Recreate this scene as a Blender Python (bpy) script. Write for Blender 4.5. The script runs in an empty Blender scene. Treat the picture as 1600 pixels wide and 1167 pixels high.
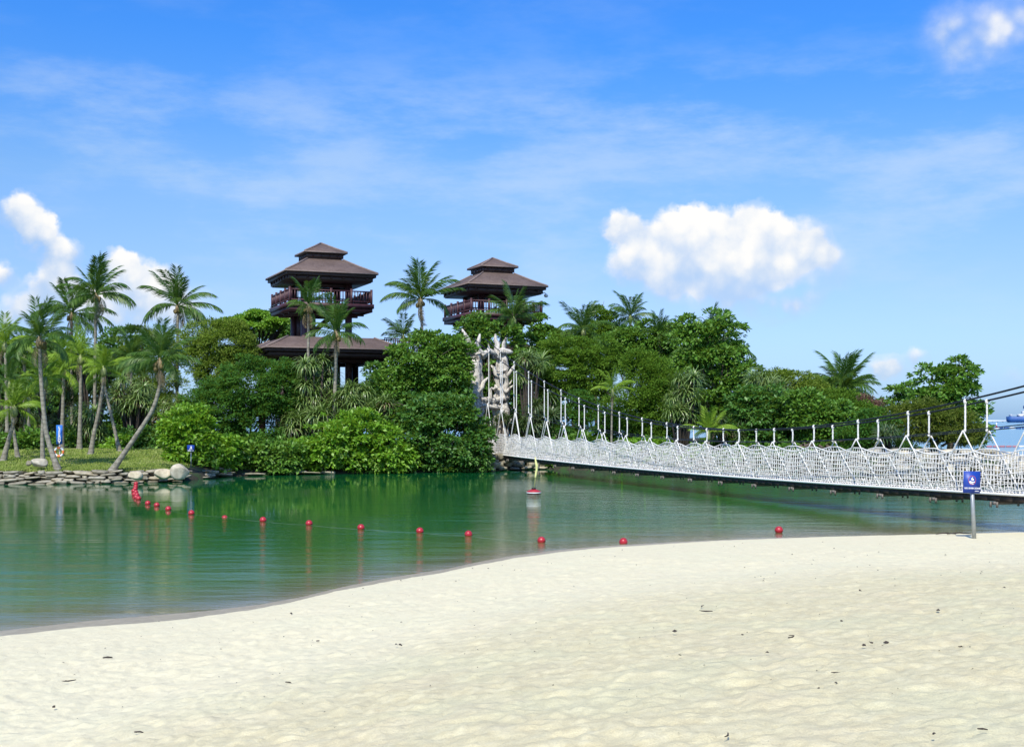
import bpy, math, random
import numpy as np
R = math.radians
S = bpy.context.scene
COL = S.collection
F = 1900.0          # focal length in photograph pixels (1600 wide)
EYE = 3.2           # eye height above the lagoon

# ------------------------------------------------------------------ camera
cam_d = bpy.data.cameras.new('camera')
cam = bpy.data.objects.new('camera', cam_d)
COL.objects.link(cam)
cam.location = (0, 0, EYE)
cam.rotation_euler = (R(90), 0, 0)
cam_d.sensor_width = 36
cam_d.lens = 36 * F / 1600
cam_d.shift_y = (655 - 583.5) / 1600
cam_d.clip_start = 0.1
cam_d.clip_end = 20000
S.camera = cam

# ------------------------------------------------------------------ light
SUN_EL, SUN_AZ = 49.0, 12.0      # elevation; azimuth west of straight behind the camera
sd = bpy.data.lights.new('sun', 'SUN')
sd.energy = 5.0
sd.angle = R(0.53)
sd.color = (1.0, 0.94, 0.82)
so = bpy.data.objects.new('sun', sd)
COL.objects.link(so)
so.rotation_euler = (R(90 - SUN_EL), 0, R(-SUN_AZ))
so.location = (0, -20, 60)

S.view_settings.view_transform = 'Standard'
S.view_settings.look = 'None'
S.view_settings.exposure = 0.0
S.view_settings.gamma = 1.0
S.view_settings.use_curve_mapping = False


def pixdir(px, py):
    v = np.array([(px - 800) / F, 1.0, (655 - py) / F])
    return v / np.linalg.norm(v)


class NT:
    """small helper for node trees"""
    def __init__(s, tree):
        s.t = tree
        s.n = tree.nodes
        s.l = tree.links

    def node(s, kind, **kw):
        n = s.n.new(kind)
        for k, v in kw.items():
            setattr(n, k, v)
        return n

    def put(s, sock, v):
        if hasattr(v, 'is_output') or isinstance(v, bpy.types.NodeSocket):
            s.l.new(v, sock)
        else:
            sock.default_value = v

    def math(s, op, a, b=None, c=None, clamp=False):
        n = s.node('ShaderNodeMath', operation=op, use_clamp=clamp)
        s.put(n.inputs[0], a)
        if b is not None:
            s.put(n.inputs[1], b)
        if c is not None:
            s.put(n.inputs[2], c)
        return n.outputs[0]

    def vmath(s, op, a, b=None, scale=None):
        n = s.node('ShaderNodeVectorMath', operation=op)
        s.put(n.inputs[0], a)
        if b is not None:
            s.put(n.inputs[1], b)
        if scale is not None:
            s.put(n.inputs['Scale'], scale)
        return n.outputs['Value'] if op in ('LENGTH', 'DOT_PRODUCT', 'DISTANCE') else n.outputs['Vector']

    def noise(s, vec, scale, detail=3, rough=0.5, col=False):
        n = s.node('ShaderNodeTexNoise')
        if vec is not None:
            s.l.new(vec, n.inputs['Vector'])
        n.inputs['Scale'].default_value = scale
        n.inputs['Detail'].default_value = detail
        n.inputs['Roughness'].default_value = rough
        return n.outputs['Color'] if col else n.outputs['Fac']

    def ramp(s, fac, stops, interp='LINEAR'):
        n = s.node('ShaderNodeValToRGB')
        n.color_ramp.interpolation = interp
        e = n.color_ramp.elements
        while len(e) < len(stops):
            e.new(0.5)
        for el, (p, c) in zip(e, stops):
            el.position = p
            el.color = (c[0], c[1], c[2], 1) if not isinstance(c, (int, float)) else (c, c, c, 1)
        s.l.new(fac, n.inputs[0])
        return n.outputs[0]

    def mix(s, fac, a, b, blend='MIX'):
        n = s.node('ShaderNodeMix', data_type='RGBA', blend_type=blend)
        s.put(n.inputs[0], fac)
        for k, v in ((6, a), (7, b)):
            if isinstance(v, (tuple, list)):
                v = (v[0], v[1], v[2], 1)
            s.put(n.inputs[k], v)
        return n.outputs[2]

    def smooth(s, v, a, b):
        n = s.node('ShaderNodeMapRange', interpolation_type='SMOOTHSTEP')
        s.put(n.inputs[0], v)
        n.inputs[1].default_value = a
        n.inputs[2].default_value = b
        return n.outputs[0]


# ------------------------------------------------------------------ sky with clouds
W = bpy.data.worlds.new('World')
S.world = W
W.use_nodes = True
w = NT(W.node_tree)
w.n.clear()
sky = w.node('ShaderNodeTexSky', sky_type='NISHITA')
sky.sun_disc = False
sky.sun_elevation = R(SUN_EL)
sky.sun_rotation = R(180 + SUN_AZ)
sky.altitude = 0
sky.air_density = 1.0
sky.dust_density = 0.6
sky.ozone_density = 2.2
hs = w.node('ShaderNodeHueSaturation')
w.l.new(sky.outputs[0], hs.inputs['Color'])
hs.inputs['Hue'].default_value = 0.5
hs.inputs['Saturation'].default_value = 1.2
hs.inputs['Value'].default_value = 1.12
tc = w.node('ShaderNodeTexCoord')
gen = tc.outputs['Generated']
# the deeper blue of high sky
sepg = w.node('ShaderNodeSeparateXYZ')
w.l.new(gen, sepg.inputs[0])
hi = w.smooth(sepg.outputs[2], 0.0, 0.36)
tint = w.mix(hi, (0.93, 0.98, 0.98), (0.55, 0.92, 1.42))
t2 = w.ramp(sepg.outputs[2], [(0.0, (.30, .46, .92)), (.05, (.42, .49, .76)), (.11, (.58, .545, .66)), (.19, (.74, .64, .60)), (.30, (.46, .62, .67))])
tint = w.mix(1.0, tint, t2, 'MULTIPLY')
tint = w.mix(1.0, tint, (2, 2, 2), 'MULTIPLY')
skyc = w.mix(1.0, hs.outputs[0], tint, 'MULTIPLY')
# thin cirrus veil
mp = w.node('ShaderNodeMapping')
w.l.new(gen, mp.inputs[0])
mp.inputs['Scale'].default_value = (1.5, 1.5, 5.0)
mp.inputs['Rotation'].default_value = (0, R(7), 0)
ci = w.noise(mp.outputs[0], 3.4, 8, 0.62)
ci2 = w.noise(gen, 1.7, 2, 0.5)
cf = w.math('MULTIPLY', w.smooth(ci, 0.42, 0.68), w.smooth(ci2, 0.30, 0.62))
band = w.math('MULTIPLY', w.smooth(sepg.outputs[2], 0.04, 0.17), w.smooth(sepg.outputs[2], 0.30, 0.23))
cf = w.math('MULTIPLY', cf, w.math('ADD', 0.10, w.math('MULTIPLY', band, 0.40)))
skyc = w.mix(cf, skyc, (6.6, 7.9, 9.4))
# cumulus: soft blobs in direction space, edges broken up by noise
wn = w.noise(gen, 17.0, 5, 0.62, col=True)
wn2 = w.noise(gen, 55.0, 4, 0.6, col=True)
wv = w.vmath('ADD', w.vmath('SCALE', w.vmath('SUBTRACT', wn, (0.5, 0.5, 0.5)), scale=0.034), w.vmath('SCALE', w.vmath('SUBTRACT', wn2, (0.5, 0.5, 0.5)), scale=0.012))
gw = w.vmath('ADD', gen, wv)
BLOBS = [(972, 358, 34, 1), (1012, 392, 42, 1), (1058, 358, 44, 1), (1088, 338, 30, 1), (1122, 350, 42, 1),
         (1168, 350, 44, 1), (1196, 378, 48, 1), (1262, 378, 46, .9), (1100, 395, 60, 1),
         (1180, 412, 42, 1), (985, 415, 42, .9), (1228, 410, 36, .7), (1045, 418, 50, .8), (1130, 428, 50, .8),
         (1232, 472, 50, .45), (1120, 462, 70, .34), (1290, 420, 64, .36), (1030, 448, 60, .3), (1185, 450, 60, .35),
         (32, 338, 38, 1), (55, 372, 36, .9), (98, 400, 32, 1), (88, 438, 34, 1), (62, 470, 42, .8),
         (182, 425, 30, 1), (214, 445, 42, 1), (262, 442, 34, 1), (232, 480, 52, .9), (150, 486, 46, .8),
         (2, 425, 24, .8), (300, 475, 50, .4), (20, 500, 60, .4),
         (1485, 48, 78, .26), (1598, 20, 60, .26), (1540, 85, 90, .18),
         (1378, 572, 26, .62), (1432, 556, 24, .66), (1405, 580, 30, .4), (1592, 592, 28, .3)]
acc = None
shd = None
for (bx, by, br, bw) in BLOBS:
    c = pixdir(bx, by)
    r = br / F * 1.25
    dv = w.vmath('SUBTRACT', gw, tuple(c))
    dv = w.vmath('MULTIPLY', dv, (1 / r, 1 / r, 1.12 / r))
    ln = w.vmath('LENGTH', dv)
    f = w.math('SUBTRACT', 1.0, ln, clamp=True)
    f = w.math('MULTIPLY', w.math('POWER', f, 1.2), bw)
    sz = w.node('ShaderNodeSeparateXYZ')
    w.l.new(dv, sz.inputs[0])
    sh = w.math('MULTIPLY', f, sz.outputs[2])
    acc = f if acc is None else w.math('ADD', acc, f)
    shd = sh if shd is None else w.math('ADD', shd, sh)
def billow(scale, seed):
    v = w.node('ShaderNodeTexVoronoi', feature='SMOOTH_F1')
    v.inputs['Scale'].default_value = scale
    v.inputs['Smoothness'].default_value = .35
    w.l.new(w.vmath('ADD', w.vmath('ADD', gen, w.vmath('SCALE', w.vmath('SUBTRACT', wn2, (.5, .5, .5)), scale=.008)), (seed, seed, seed)), v.inputs['Vector'])
    return w.math('SUBTRACT', .45, v.outputs['Distance'])


b1 = billow(34.0, .3)
b2 = billow(85.0, 1.7)
bil = w.math('ADD', w.math('MULTIPLY', b1, .55), w.math('MULTIPLY', b2, .28))
gate_ = w.smooth(acc, 0.16, 0.42)
den = w.math('ADD', acc, w.math('MULTIPLY', w.math('MULTIPLY', bil, gate_), 1.0))
alpha = w.smooth(den, 0.08, 0.46)
rel = w.math('DIVIDE', shd, w.math('ADD', acc, 0.02))
pn = w.noise(gen, 30.0, 6, 0.6)
lit = w.math('ADD', w.math('MULTIPLY', rel, 0.75), w.math('MULTIPLY', w.math('SUBTRACT', pn, 0.5), .9))
lit = w.math('ADD', lit, w.math('ADD', w.math('MULTIPLY', acc, 0.22), w.math('MULTIPLY', bil, 1.1)))
lit = w.smooth(lit, -0.42, 0.55)
cloudc = w.mix(lit, (4.9, 6.3, 8.3), (10.2, 10.1, 9.9))
alpha = w.math('MULTIPLY', alpha, w.math('ADD', 0.62, w.math('MULTIPLY', lit, 0.38)))
# the same kind of cloud goes on over the rest of the sky, sparsely
yb = w.smooth(sepg.outputs[1], 0.75, 0.3)
on = w.noise(gen, 3.1, 7, 0.55)
oa = w.math('MULTIPLY', w.math('MULTIPLY', w.smooth(on, 0.56, 0.68), yb), w.smooth(sepg.outputs[2], 0.0, 0.12))
skyc = w.mix(oa, skyc, (8.6, 9.0, 9.5))
skyc = w.mix(alpha, skyc, cloudc)
bg = w.node('ShaderNodeBackground')
w.l.new(skyc, bg.inputs[0])
bg.inputs[1].default_value = 0.10
wo = w.node('ShaderNodeOutputWorld')
w.l.new(bg.outputs[0], wo.inputs[0])


# ------------------------------------------------------------------ helpers
def P(px, py, D):
    return np.array([(px - 800) / F * D, D, EYE + (655 - py) / F * D])


def mesh_np(name, V, T, mat=None, smooth=False, quads=None):
    """V (n,3); T (m,3) triangles; quads (k,4)"""
    me = bpy.data.meshes.new(name)
    V = np.asarray(V, dtype=np.float32).reshape(-1, 3)
    T = np.zeros((0, 3), np.int32) if T is None else np.asarray(T, dtype=np.int32).reshape(-1, 3)
    Q = np.zeros((0, 4), np.int32) if quads is None else np.asarray(quads, dtype=np.int32).reshape(-1, 4)
    me.vertices.add(len(V))
    me.vertices.foreach_set('co', V.ravel())
    idx = np.concatenate([T.ravel(), Q.ravel()])
    me.loops.add(len(idx))
    me.loops.foreach_set('vertex_index', idx)
    st = np.concatenate([np.arange(len(T)) * 3, len(T) * 3 + np.arange(len(Q)) * 4]).astype(np.int32)
    me.polygons.add(len(st))
    me.polygons.foreach_set('loop_start', st)
    if smooth:
        me.polygons.foreach_set('use_smooth', np.ones(len(st), dtype=bool))
    me.update(calc_edges=True)
    me.validate()
    if mat is not None:
        me.materials.append(mat)
    return me


def link(name, me, parent=None, loc=None):
    o = bpy.data.objects.new(name, me)
    COL.objects.link(o)
    if parent is not None:
        o.parent = parent
    if loc is not None:
        o.location = tuple(float(v) for v in loc)
    return o


def tag(o, label=None, cat=None, group=None, kind=None):
    if label: o['label'] = label
    if cat: o['category'] = cat
    if group: o['group'] = group
    if kind: o['kind'] = kind
    return o


def thing(name, label, cat, loc=(0, 0, 0), group=None):
    o = link(name, None, None, loc)
    return tag(o, label, cat, group)


class MB:
    """collects geometry for one mesh"""
    def __init__(s):
        s.V = []
        s.T = []
        s.Q = []
        s.n = 0

    def add(s, V, T=None, Q=None):
        V = np.asarray(V, float).reshape(-1, 3)
        s.V.append(V)
        if T is not None and len(T):
            s.T.append(np.asarray(T).reshape(-1, 3) + s.n)
        if Q is not None and len(Q):
            s.Q.append(np.asarray(Q).reshape(-1, 4) + s.n)
        s.n += len(V)

    def box(s, c, size, rot=0.0, ax=None):
        """box by centre and size; rot about z, or ax = 3x3 axes"""
        h = np.array(size) / 2
        B = np.array([[x, y, z] for x in (-1, 1) for y in (-1, 1) for z in (-1, 1)]) * h
        if ax is None:
            ca, sa = math.cos(rot), math.sin(rot)
            ax = np.array([[ca, sa, 0], [-sa, ca, 0], [0, 0, 1]])
        s.add(B @ ax + np.array(c), None, [[0, 1, 3, 2], [4, 6, 7, 5], [0, 4, 5, 1], [2, 3, 7, 6], [0, 2, 6, 4], [1, 5, 7, 3]])

    def bar(s, a, b, w_, h_):
        a = np.array(a, float)
        b = np.array(b, float)
        d = b - a
        L = np.linalg.norm(d)
        x = d / L
        up = np.array([0, 0, 1.0]) if abs(x[2]) < 0.95 else np.array([0, 1.0, 0])
        y = np.cross(up, x)
        y /= np.linalg.norm(y)
        z = np.cross(x, y)
        s.box((a + b) / 2, (L, w_, h_), ax=np.array([x, y, z]))

    def tube(s, pts, rad, sides=6, caps=True, jitter=None):
        pts = np.asarray(pts, float)
        n = len(pts)
        rad = np.broadcast_to(np.asarray(rad, float), (n,))
        tan = np.gradient(pts, axis=0)
        tan /= np.linalg.norm(tan, axis=1)[:, None] + 1e-9
        ref = np.array([0.31, 0.95, 0.05]) if abs(tan[:, 2]).mean() > 0.5 else np.array([0, 0, 1.0])
        u = np.cross(ref, tan)
        u /= np.linalg.norm(u, axis=1)[:, None] + 1e-9
        v = np.cross(tan, u)
        a = np.arange(sides) / sides * 2 * math.pi
        rr = rad[:, None] * np.ones(sides)
        if jitter is not None:
            rr = rr * jitter
        V = pts[:, None, :] + rr[..., None] * (np.cos(a)[None, :, None] * u[:, None, :] + np.sin(a)[None, :, None] * v[:, None, :])
        i = np.arange(n - 1)[:, None] * sides
        j = np.arange(sides)[None, :]
        j2 = (j + 1) % sides
        Q = np.stack([i + j, i + j2, i + sides + j2, i + sides + j], -1).reshape(-1, 4)
        T = []
        if caps:
            for k in range(1, sides - 1):
                T.append([0, k + 1, k])
                b = (n - 1) * sides
                T.append([b, b + k, b + k + 1])
        s.add(V.reshape(-1, 3), T, Q)

    def build(s, name, mat, parent=None, loc=None, smooth=False):
        V = np.concatenate(s.V)
        T = np.concatenate(s.T) if s.T else None
        Q = np.concatenate(s.Q) if s.Q else None
        return link(name, mesh_np(name, V, T, mat, smooth, Q), parent, loc)


def ico(sub=2):
    t = (1 + 5 ** .5) / 2
    V = [(-1, t, 0), (1, t, 0), (-1, -t, 0), (1, -t, 0), (0, -1, t), (0, 1, t), (0, -1, -t), (0, 1, -t), (t, 0, -1), (t, 0, 1), (-t, 0, -1), (-t, 0, 1)]
    V = [np.array(v) / np.linalg.norm(v) for v in V]
    T = [(0, 11, 5), (0, 5, 1), (0, 1, 7), (0, 7, 10), (0, 10, 11), (1, 5, 9), (5, 11, 4), (11, 10, 2), (10, 7, 6), (7, 1, 8),
         (3, 9, 4), (3, 4, 2), (3, 2, 6), (3, 6, 8), (3, 8, 9), (4, 9, 5), (2, 4, 11), (6, 2, 10), (8, 6, 7), (9, 8, 1)]
    for _ in range(sub):
        cache = {}
        def mid(a, b):
            k = (min(a, b), max(a, b))
            if k not in cache:
                m = V[a] + V[b]
                V.append(m / np.linalg.norm(m))
                cache[k] = len(V) - 1
            return cache[k]
        N = []
        for a, b, c in T:
            x, y, z = mid(a, b), mid(b, c), mid(c, a)
            N += [(a, x, z), (b, y, x), (c, z, y), (x, y, z)]
        T = N
    return np.array(V), np.array(T)


_rs = np.random.RandomState(7)
_PERM = _rs.rand(256, 256)


def vnoise(x, y):
    xi = np.floor(x).astype(int)
    yi = np.floor(y).astype(int)
    fx = x - xi
    fy = y - yi
    fx = fx * fx * (3 - 2 * fx)
    fy = fy * fy * (3 - 2 * fy)
    g = lambda a, b: _PERM[a % 256, b % 256]
    return (g(xi, yi) * (1 - fx) + g(xi + 1, yi) * fx) * (1 - fy) + (g(xi, yi + 1) * (1 - fx) + g(xi + 1, yi + 1) * fx) * fy


def fbm(x, y, o=4):
    s = 0
    a = 0.5
    for k in range(o):
        s = s + a * (vnoise(x * 2 ** k + 17.3 * k, y * 2 ** k + 5.1 * k) - 0.5)
        a *= 0.5
    return s


# ------------------------------------------------------------------ materials
def new_mat(name):
    m = bpy.data.materials.new(name)
    m.use_nodes = True
    t = NT(m.node_tree)
    t.n.clear()
    out = t.node('ShaderNodeOutputMaterial')
    p = t.node('ShaderNodeBsdfPrincipled')
    t.l.new(p.outputs[0], out.inputs[0])
    return m, t, p, out


def simple(name, c, rough=0.6, var=0.25, scale=3.0, bump=0.0, bscale=20, metal=0.0, spec=0.5, island=False):
    m, t, p, out = new_mat(name)
    tcx = t.node('ShaderNodeTexCoord').outputs['Object']
    n = t.noise(tcx, scale, 5, 0.6)
    lo = tuple(v * (1 - var) for v in c)
    hi_ = tuple(min(1, v * (1 + var)) for v in c)
    colr = t.ramp(n, [(0.3, lo), (0.7, hi_)])
    if island:
        oi = t.node('ShaderNodeObjectInfo').outputs['Random']
        colr = t.mix(1.0, colr, t.ramp(oi, [(0, 0.72), (1, 1.12)]), 'MULTIPLY')
    t.l.new(colr, p.inputs['Base Color'])
    p.inputs['Roughness'].default_value = rough
    p.inputs['Metallic'].default_value = metal
    p.inputs['Specular IOR Level'].default_value = spec
    if bump:
        b = t.node('ShaderNodeBump')
        b.inputs['Strength'].default_value = bump
        b.inputs['Distance'].default_value = 0.02
        t.l.new(t.noise(tcx, bscale, 6, 0.65), b.inputs['Height'])
        t.l.new(b.outputs[0], p.inputs['Normal'])
    return m


LEAF_GAIN = 1.28


def leaf_mat(name, stops, rough=0.42, trans=.30, tcol=(0.26, 0.42, 0.04), patch=0.35, spec=0.3):
    """stops: list of colours from the darkest to the palest leaf; the broad sets end in painted glints"""
    m, t, p, out = new_mat(name)
    geo = t.node('ShaderNodeNewGeometry')
    ri = geo.outputs['Random Per Island']
    tcx = t.node('ShaderNodeTexCoord').outputs['Object']
    nz = t.noise(tcx, 0.55, 3, 0.6)
    nz2 = t.noise(tcx, 2.3, 2, 0.5)
    f = t.math('ADD', t.math('MULTIPLY', ri, .85 - patch), t.math('ADD', t.math('MULTIPLY', t.smooth(nz, 0.3, 0.7), patch * .6), t.math('MULTIPLY', t.smooth(nz2, 0.35, 0.65), .15 + patch * .4)))
    k = len(stops) - 1
    g = LEAF_GAIN
    stops = [(c[0] * g, c[1] * g, c[2] * g) for c in stops]
    colr = t.ramp(f, [(0.06 + 0.88 * i / k, c) for i, c in enumerate(stops)])
    t.l.new(colr, p.inputs['Base Color'])
    p.inputs['Roughness'].default_value = rough
    p.inputs['Specular IOR Level'].default_value = spec
    tr = t.node('ShaderNodeBsdfTranslucent')
    tr.inputs[0].default_value = (*tcol, 1)
    mx = t.node('ShaderNodeMixShader')
    mx.inputs[0].default_value = trans
    t.l.new(p.outputs[0], mx.inputs[1])
    t.l.new(tr.outputs[0], mx.inputs[2])
    t.l.new(mx.outputs[0], out.inputs[0])
    return m


M = {}
M['broad_dark'] = leaf_mat('leaf_broad_dark', [(.022, .070, .014), (.042, .120, .020), (.075, .18, .035), (.16, .27, .08)])  # last stop paints glints as a pale minority of leaves
M['broad_mid'] = leaf_mat('leaf_broad_mid', [(.035, .095, .012), (.065, .160, .020), (.115, .235, .032), (.21, .33, .09)])  # palest colour stands in for sun glints on the leaves
M['broad_bright'] = leaf_mat('leaf_broad_bright', [(.055, .145, .010), (.105, .235, .016), (.17, .325, .03), (.32, .46, .14)], tcol=(.36, .56, .04), trans=.34)  # whitish glints put into the colour by the palest stop
M['fine_dark'] = leaf_mat('leaf_fine_dark', [(.022, .075, .012), (.042, .125, .018), (.075, .18, .028)], rough=.6, spec=.2)
M['fine_mid'] = leaf_mat('leaf_fine_mid', [(.045, .105, .010), (.085, .175, .016), (.14, .235, .026)], rough=.6, spec=.2, trans=.34)
M['fine_olive'] = leaf_mat('leaf_fine_olive', [(.085, .135, .018), (.15, .215, .030), (.225, .29, .05)], rough=.65, spec=.2, trans=.34)
M['fine_brown'] = leaf_mat('leaf_fine_brown', [(.065, .085, .018), (.105, .135, .022), (.15, .18, .035)], rough=.65, spec=.2)
M['pink'] = leaf_mat('leaf_pink', [(.06, .10, .02), (.12, .12, .04), (.26, .14, .12), (.34, .19, .19)], tcol=(.35, .2, .15), rough=.6)
M['frond'] = leaf_mat('leaf_frond', [(.024, .066, .012), (.050, .112, .018), (.105, .175, .032)], rough=.42, trans=.26, patch=.2, spec=.35)
M['frond_lime'] = leaf_mat('leaf_frond_lime', [(.09, .18, .012), (.17, .28, .022), (.28, .40, .06)], rough=.42, trans=.35, tcol=(.34, .48, .04), patch=.2)
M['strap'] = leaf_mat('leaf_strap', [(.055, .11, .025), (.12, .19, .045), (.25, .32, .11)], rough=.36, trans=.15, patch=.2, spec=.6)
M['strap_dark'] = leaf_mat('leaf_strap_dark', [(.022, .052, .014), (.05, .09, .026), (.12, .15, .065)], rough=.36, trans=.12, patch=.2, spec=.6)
M['dry'] = leaf_mat('leaf_dry', [(.10, .075, .04), (.2, .15, .08), (.32, .27, .17)], rough=.7, trans=.1, tcol=(.3, .2, .08))
M['bark'] = simple('bark', (.12, .095, .07), .85, .4, 5, .6, 18)
M['bark_dark'] = simple('bark_dark', (.045, .035, .027), .9, .4, 5, .6, 18)
M['wood'] = simple('stained_wood', (.050, .020, .020), .5, .3, 2.5, .25, 30)
M['wood_red'] = simple('stained_wood_red', (.070, .026, .030), .5, .25, 2.5, .2, 30)
M['wood_fascia'] = simple('fascia_wood', (.070, .040, .034), .55, .25, 2.5, .2, 30)
M['ridge'] = simple('ridge_cap', (.21, .16, .14), .8, .2, 4)
M['rope'] = simple('white_rope', (.86, .84, .79), .75, .06, 9)
M['rope_hang'] = simple('hanger_rope', (.84, .82, .77), .8, .12, 25, .9, 60)
M['rope_wet'] = simple('wet_rope', (.16, .20, .16), .6, .1, 9)
M['steel_black'] = simple('black_cable', (.016, .015, .015), .45, .2, 8)
M['beam'] = simple('dark_beam', (.030, .022, .018), .7, .4, 4, .4, 20)
M['bracket'] = simple('bracket_steel', (.16, .14, .12), .6, .3, 9)
M['plank'] = simple('deck_plank', (.20, .15, .10), .8, .3, 6, .4, 25, island=True)
M['red'] = simple('red_plastic', (.40, .020, .030), .38, .2, 6, .15, 20)
M['faded_red'] = simple('faded_red', (.42, .16, .18), .6, .2, 3)
M['white'] = simple('white_paint', (.80, .80, .78), .5, .06, 4)
M['orange'] = simple('orange_paint', (.75, .22, .06), .5, .1, 4)
M['blue'] = simple('sign_blue', (.010, .050, .33), .45, .12, 4)
M['blue_light'] = simple('sign_blue_light', (.03, .17, .60), .45, .12, 4)
M['galv'] = simple('galvanised_steel', (.34, .36, .36), .45, .15, 7, metal=.5)
M['yellow'] = simple('yellow_cloth', (.78, .76, .30), .7, .15, 8)
M['black'] = simple('black_rubber', (.02, .018, .018), .6, .2, 6)
M['navy'] = simple('ship_blue', (.03, .10, .30), .6, .2, .1)
M['twig'] = simple('dark_litter', (.045, .034, .026), .9, .3, 30)
M['nut'] = simple('coconut_husk', (.16, .12, .04), .6, .3, 6)
M['palegrass'] = simple('frond_stalk', (.20, .24, .08), .5, .2, 4)


def shingle_mat():
    m, t, p, out = new_mat('roof_shingle')
    tcx = t.node('ShaderNodeTexCoord').outputs['Object']
    sp = t.node('ShaderNodeSeparateXYZ')
    t.l.new(tcx, sp.inputs[0])
    course = t.math('FRACT', t.math('MULTIPLY', sp.outputs[2], 11.0))
    n = t.noise(tcx, 5, 6, 0.7)
    n2 = t.noise(tcx, 0.9, 3, 0.6)
    c = t.ramp(n, [(.3, (.085, .057, .047)), (.7, (.155, .110, .093))])
    c = t.mix(t.math('MULTIPLY', t.smooth(n2, .4, .7), .5), c, (.175, .128, .11))
    c = t.mix(t.math('MULTIPLY', t.smooth(course, .75, 1.0), .5), c, (.05, .032, .026))
    t.l.new(c, p.inputs['Base Color'])
    p.inputs['Roughness'].default_value = .85
    b = t.node('ShaderNodeBump')
    b.inputs['Strength'].default_value = .5
    b.inputs['Distance'].default_value = .02
    t.l.new(t.math('ADD', course, t.math('MULTIPLY', n, .6)), b.inputs['Height'])
    t.l.new(b.outputs[0], p.inputs['Normal'])
    return m


def palm_bark():
    m, t, p, out = new_mat('palm_bark')
    tcx = t.node('ShaderNodeTexCoord').outputs['Object']
    sp = t.node('ShaderNodeSeparateXYZ')
    t.l.new(tcx, sp.inputs[0])
    n = t.noise(tcx, 4, 5, 0.65)
    ring = t.math('FRACT', t.math('ADD', t.math('MULTIPLY', sp.outputs[2], 4.2), t.math('MULTIPLY', n, .5)))
    c = t.ramp(n, [(.3, (.17, .15, .11)), (.75, (.42, .39, .31))])
    c = t.mix(t.math('MULTIPLY', t.smooth(ring, .7, 1.0), .6), c, (.085, .07, .05))
    t.l.new(c, p.inputs['Base Color'])
    p.inputs['Roughness'].default_value = .85
    b = t.node('ShaderNodeBump')
    b.inputs['Strength'].default_value = .7
    b.inputs['Distance'].default_value = .03
    t.l.new(t.math('ADD', ring, n), b.inputs['Height'])
    t.l.new(b.outputs[0], p.inputs['Normal'])
    return m


def driftwood_mat():
    m, t, p, out = new_mat('driftwood')
    tcx = t.node('ShaderNodeTexCoord').outputs['Object']
    mpx = t.node('ShaderNodeMapping')
    t.l.new(tcx, mpx.inputs[0])
    mpx.inputs['Scale'].default_value = (5, 5, 1.1)
    n = t.noise(mpx.outputs[0], 2.0, 7, 0.7)
    n2 = t.noise(tcx, 1.6, 4, 0.6)
    c = t.ramp(n, [(.36, (.10, .085, .07)), (.46, (.56, .52, .45)), (.7, (.80, .76, .68))])
    c = t.mix(t.smooth(n2, .60, .70), c, (.12, .10, .085))
    t.l.new(c, p.inputs['Base Color'])
    p.inputs['Roughness'].default_value = .85
    b = t.node('ShaderNodeBump')
    b.inputs['Strength'].default_value = 1.0
    b.inputs['Distance'].default_value = .06
    t.l.new(n, b.inputs['Height'])
    t.l.new(b.outputs[0], p.inputs['Normal'])
    return m


def rock_mat(name, a, b_, moss=0.0):
    m, t, p, out = new_mat(name)
    tcx = t.node('ShaderNodeTexCoord').outputs['Object']
    geo = t.node('ShaderNodeNewGeometry').outputs['Position']
    n = t.noise(tcx, 3.0, 7, 0.65)
    oi = t.node('ShaderNodeObjectInfo').outputs['Random']
    c = t.ramp(n, [(.3, a), (.7, b_)])
    c = t.mix(1.0, c, t.ramp(oi, [(0, (.62, .60, .55)), (.5, (.95, .95, .93)), (1, (1.12, 1.05, .92))]), 'MULTIPLY')
    sp = t.node('ShaderNodeSeparateXYZ')
    t.l.new(geo, sp.inputs[0])
    wet = t.smooth(sp.outputs[2], .17, .04)          # tide stain just above the water
    c = t.mix(t.math('MULTIPLY', wet, .55), c, (.12, .11, .07))
    t.l.new(c, p.inputs['Base Color'])
    p.inputs['Roughness'].default_value = .85
    b = t.node('ShaderNodeBump')
    b.inputs['Strength'].default_value = .8
    b.inputs['Distance'].default_value = .04
    t.l.new(n, b.inputs['Height'])
    t.l.new(b.outputs[0], p.inputs['Normal'])
    return m


M['shingle'] = shingle_mat()
M['palmbark'] = palm_bark()
M['drift'] = driftwood_mat()
M['rock'] = rock_mat('slab_rock', (.22, .20, .14), (.52, .49, .40))
M['rock_pale'] = rock_mat('pale_rock', (.34, .30, .22), (.66, .61, .49))


# ------------------------------------------------------------------ shoreline and beach
SH = np.array([(P(px, 655 + 0, 1)[0] * EYE * F / (py - 655), EYE * F / (py - 655)) for px, py in
               [(0, 985), (141, 969), (323, 954), (407, 944), (472, 932), (537, 916), (602, 903), (667, 893), (700, 888), (750, 877),
                (800, 868), (870, 859), (950, 852), (1050, 846.5), (1150, 842), (1250, 839), (1400, 835.5), (1500, 833), (1600, 831)]])
SH = np.vstack([[(-60, 10.5), (-30, 12.5), (-14, 16.0)], SH, [(16.2, 33.6), (18, 31.5), (24, 27.5), (60, 20)]])
SH = SH[np.argsort(SH[:, 0])]


def shore(X):
    return np.interp(X, SH[:, 0], SH[:, 1])


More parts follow.
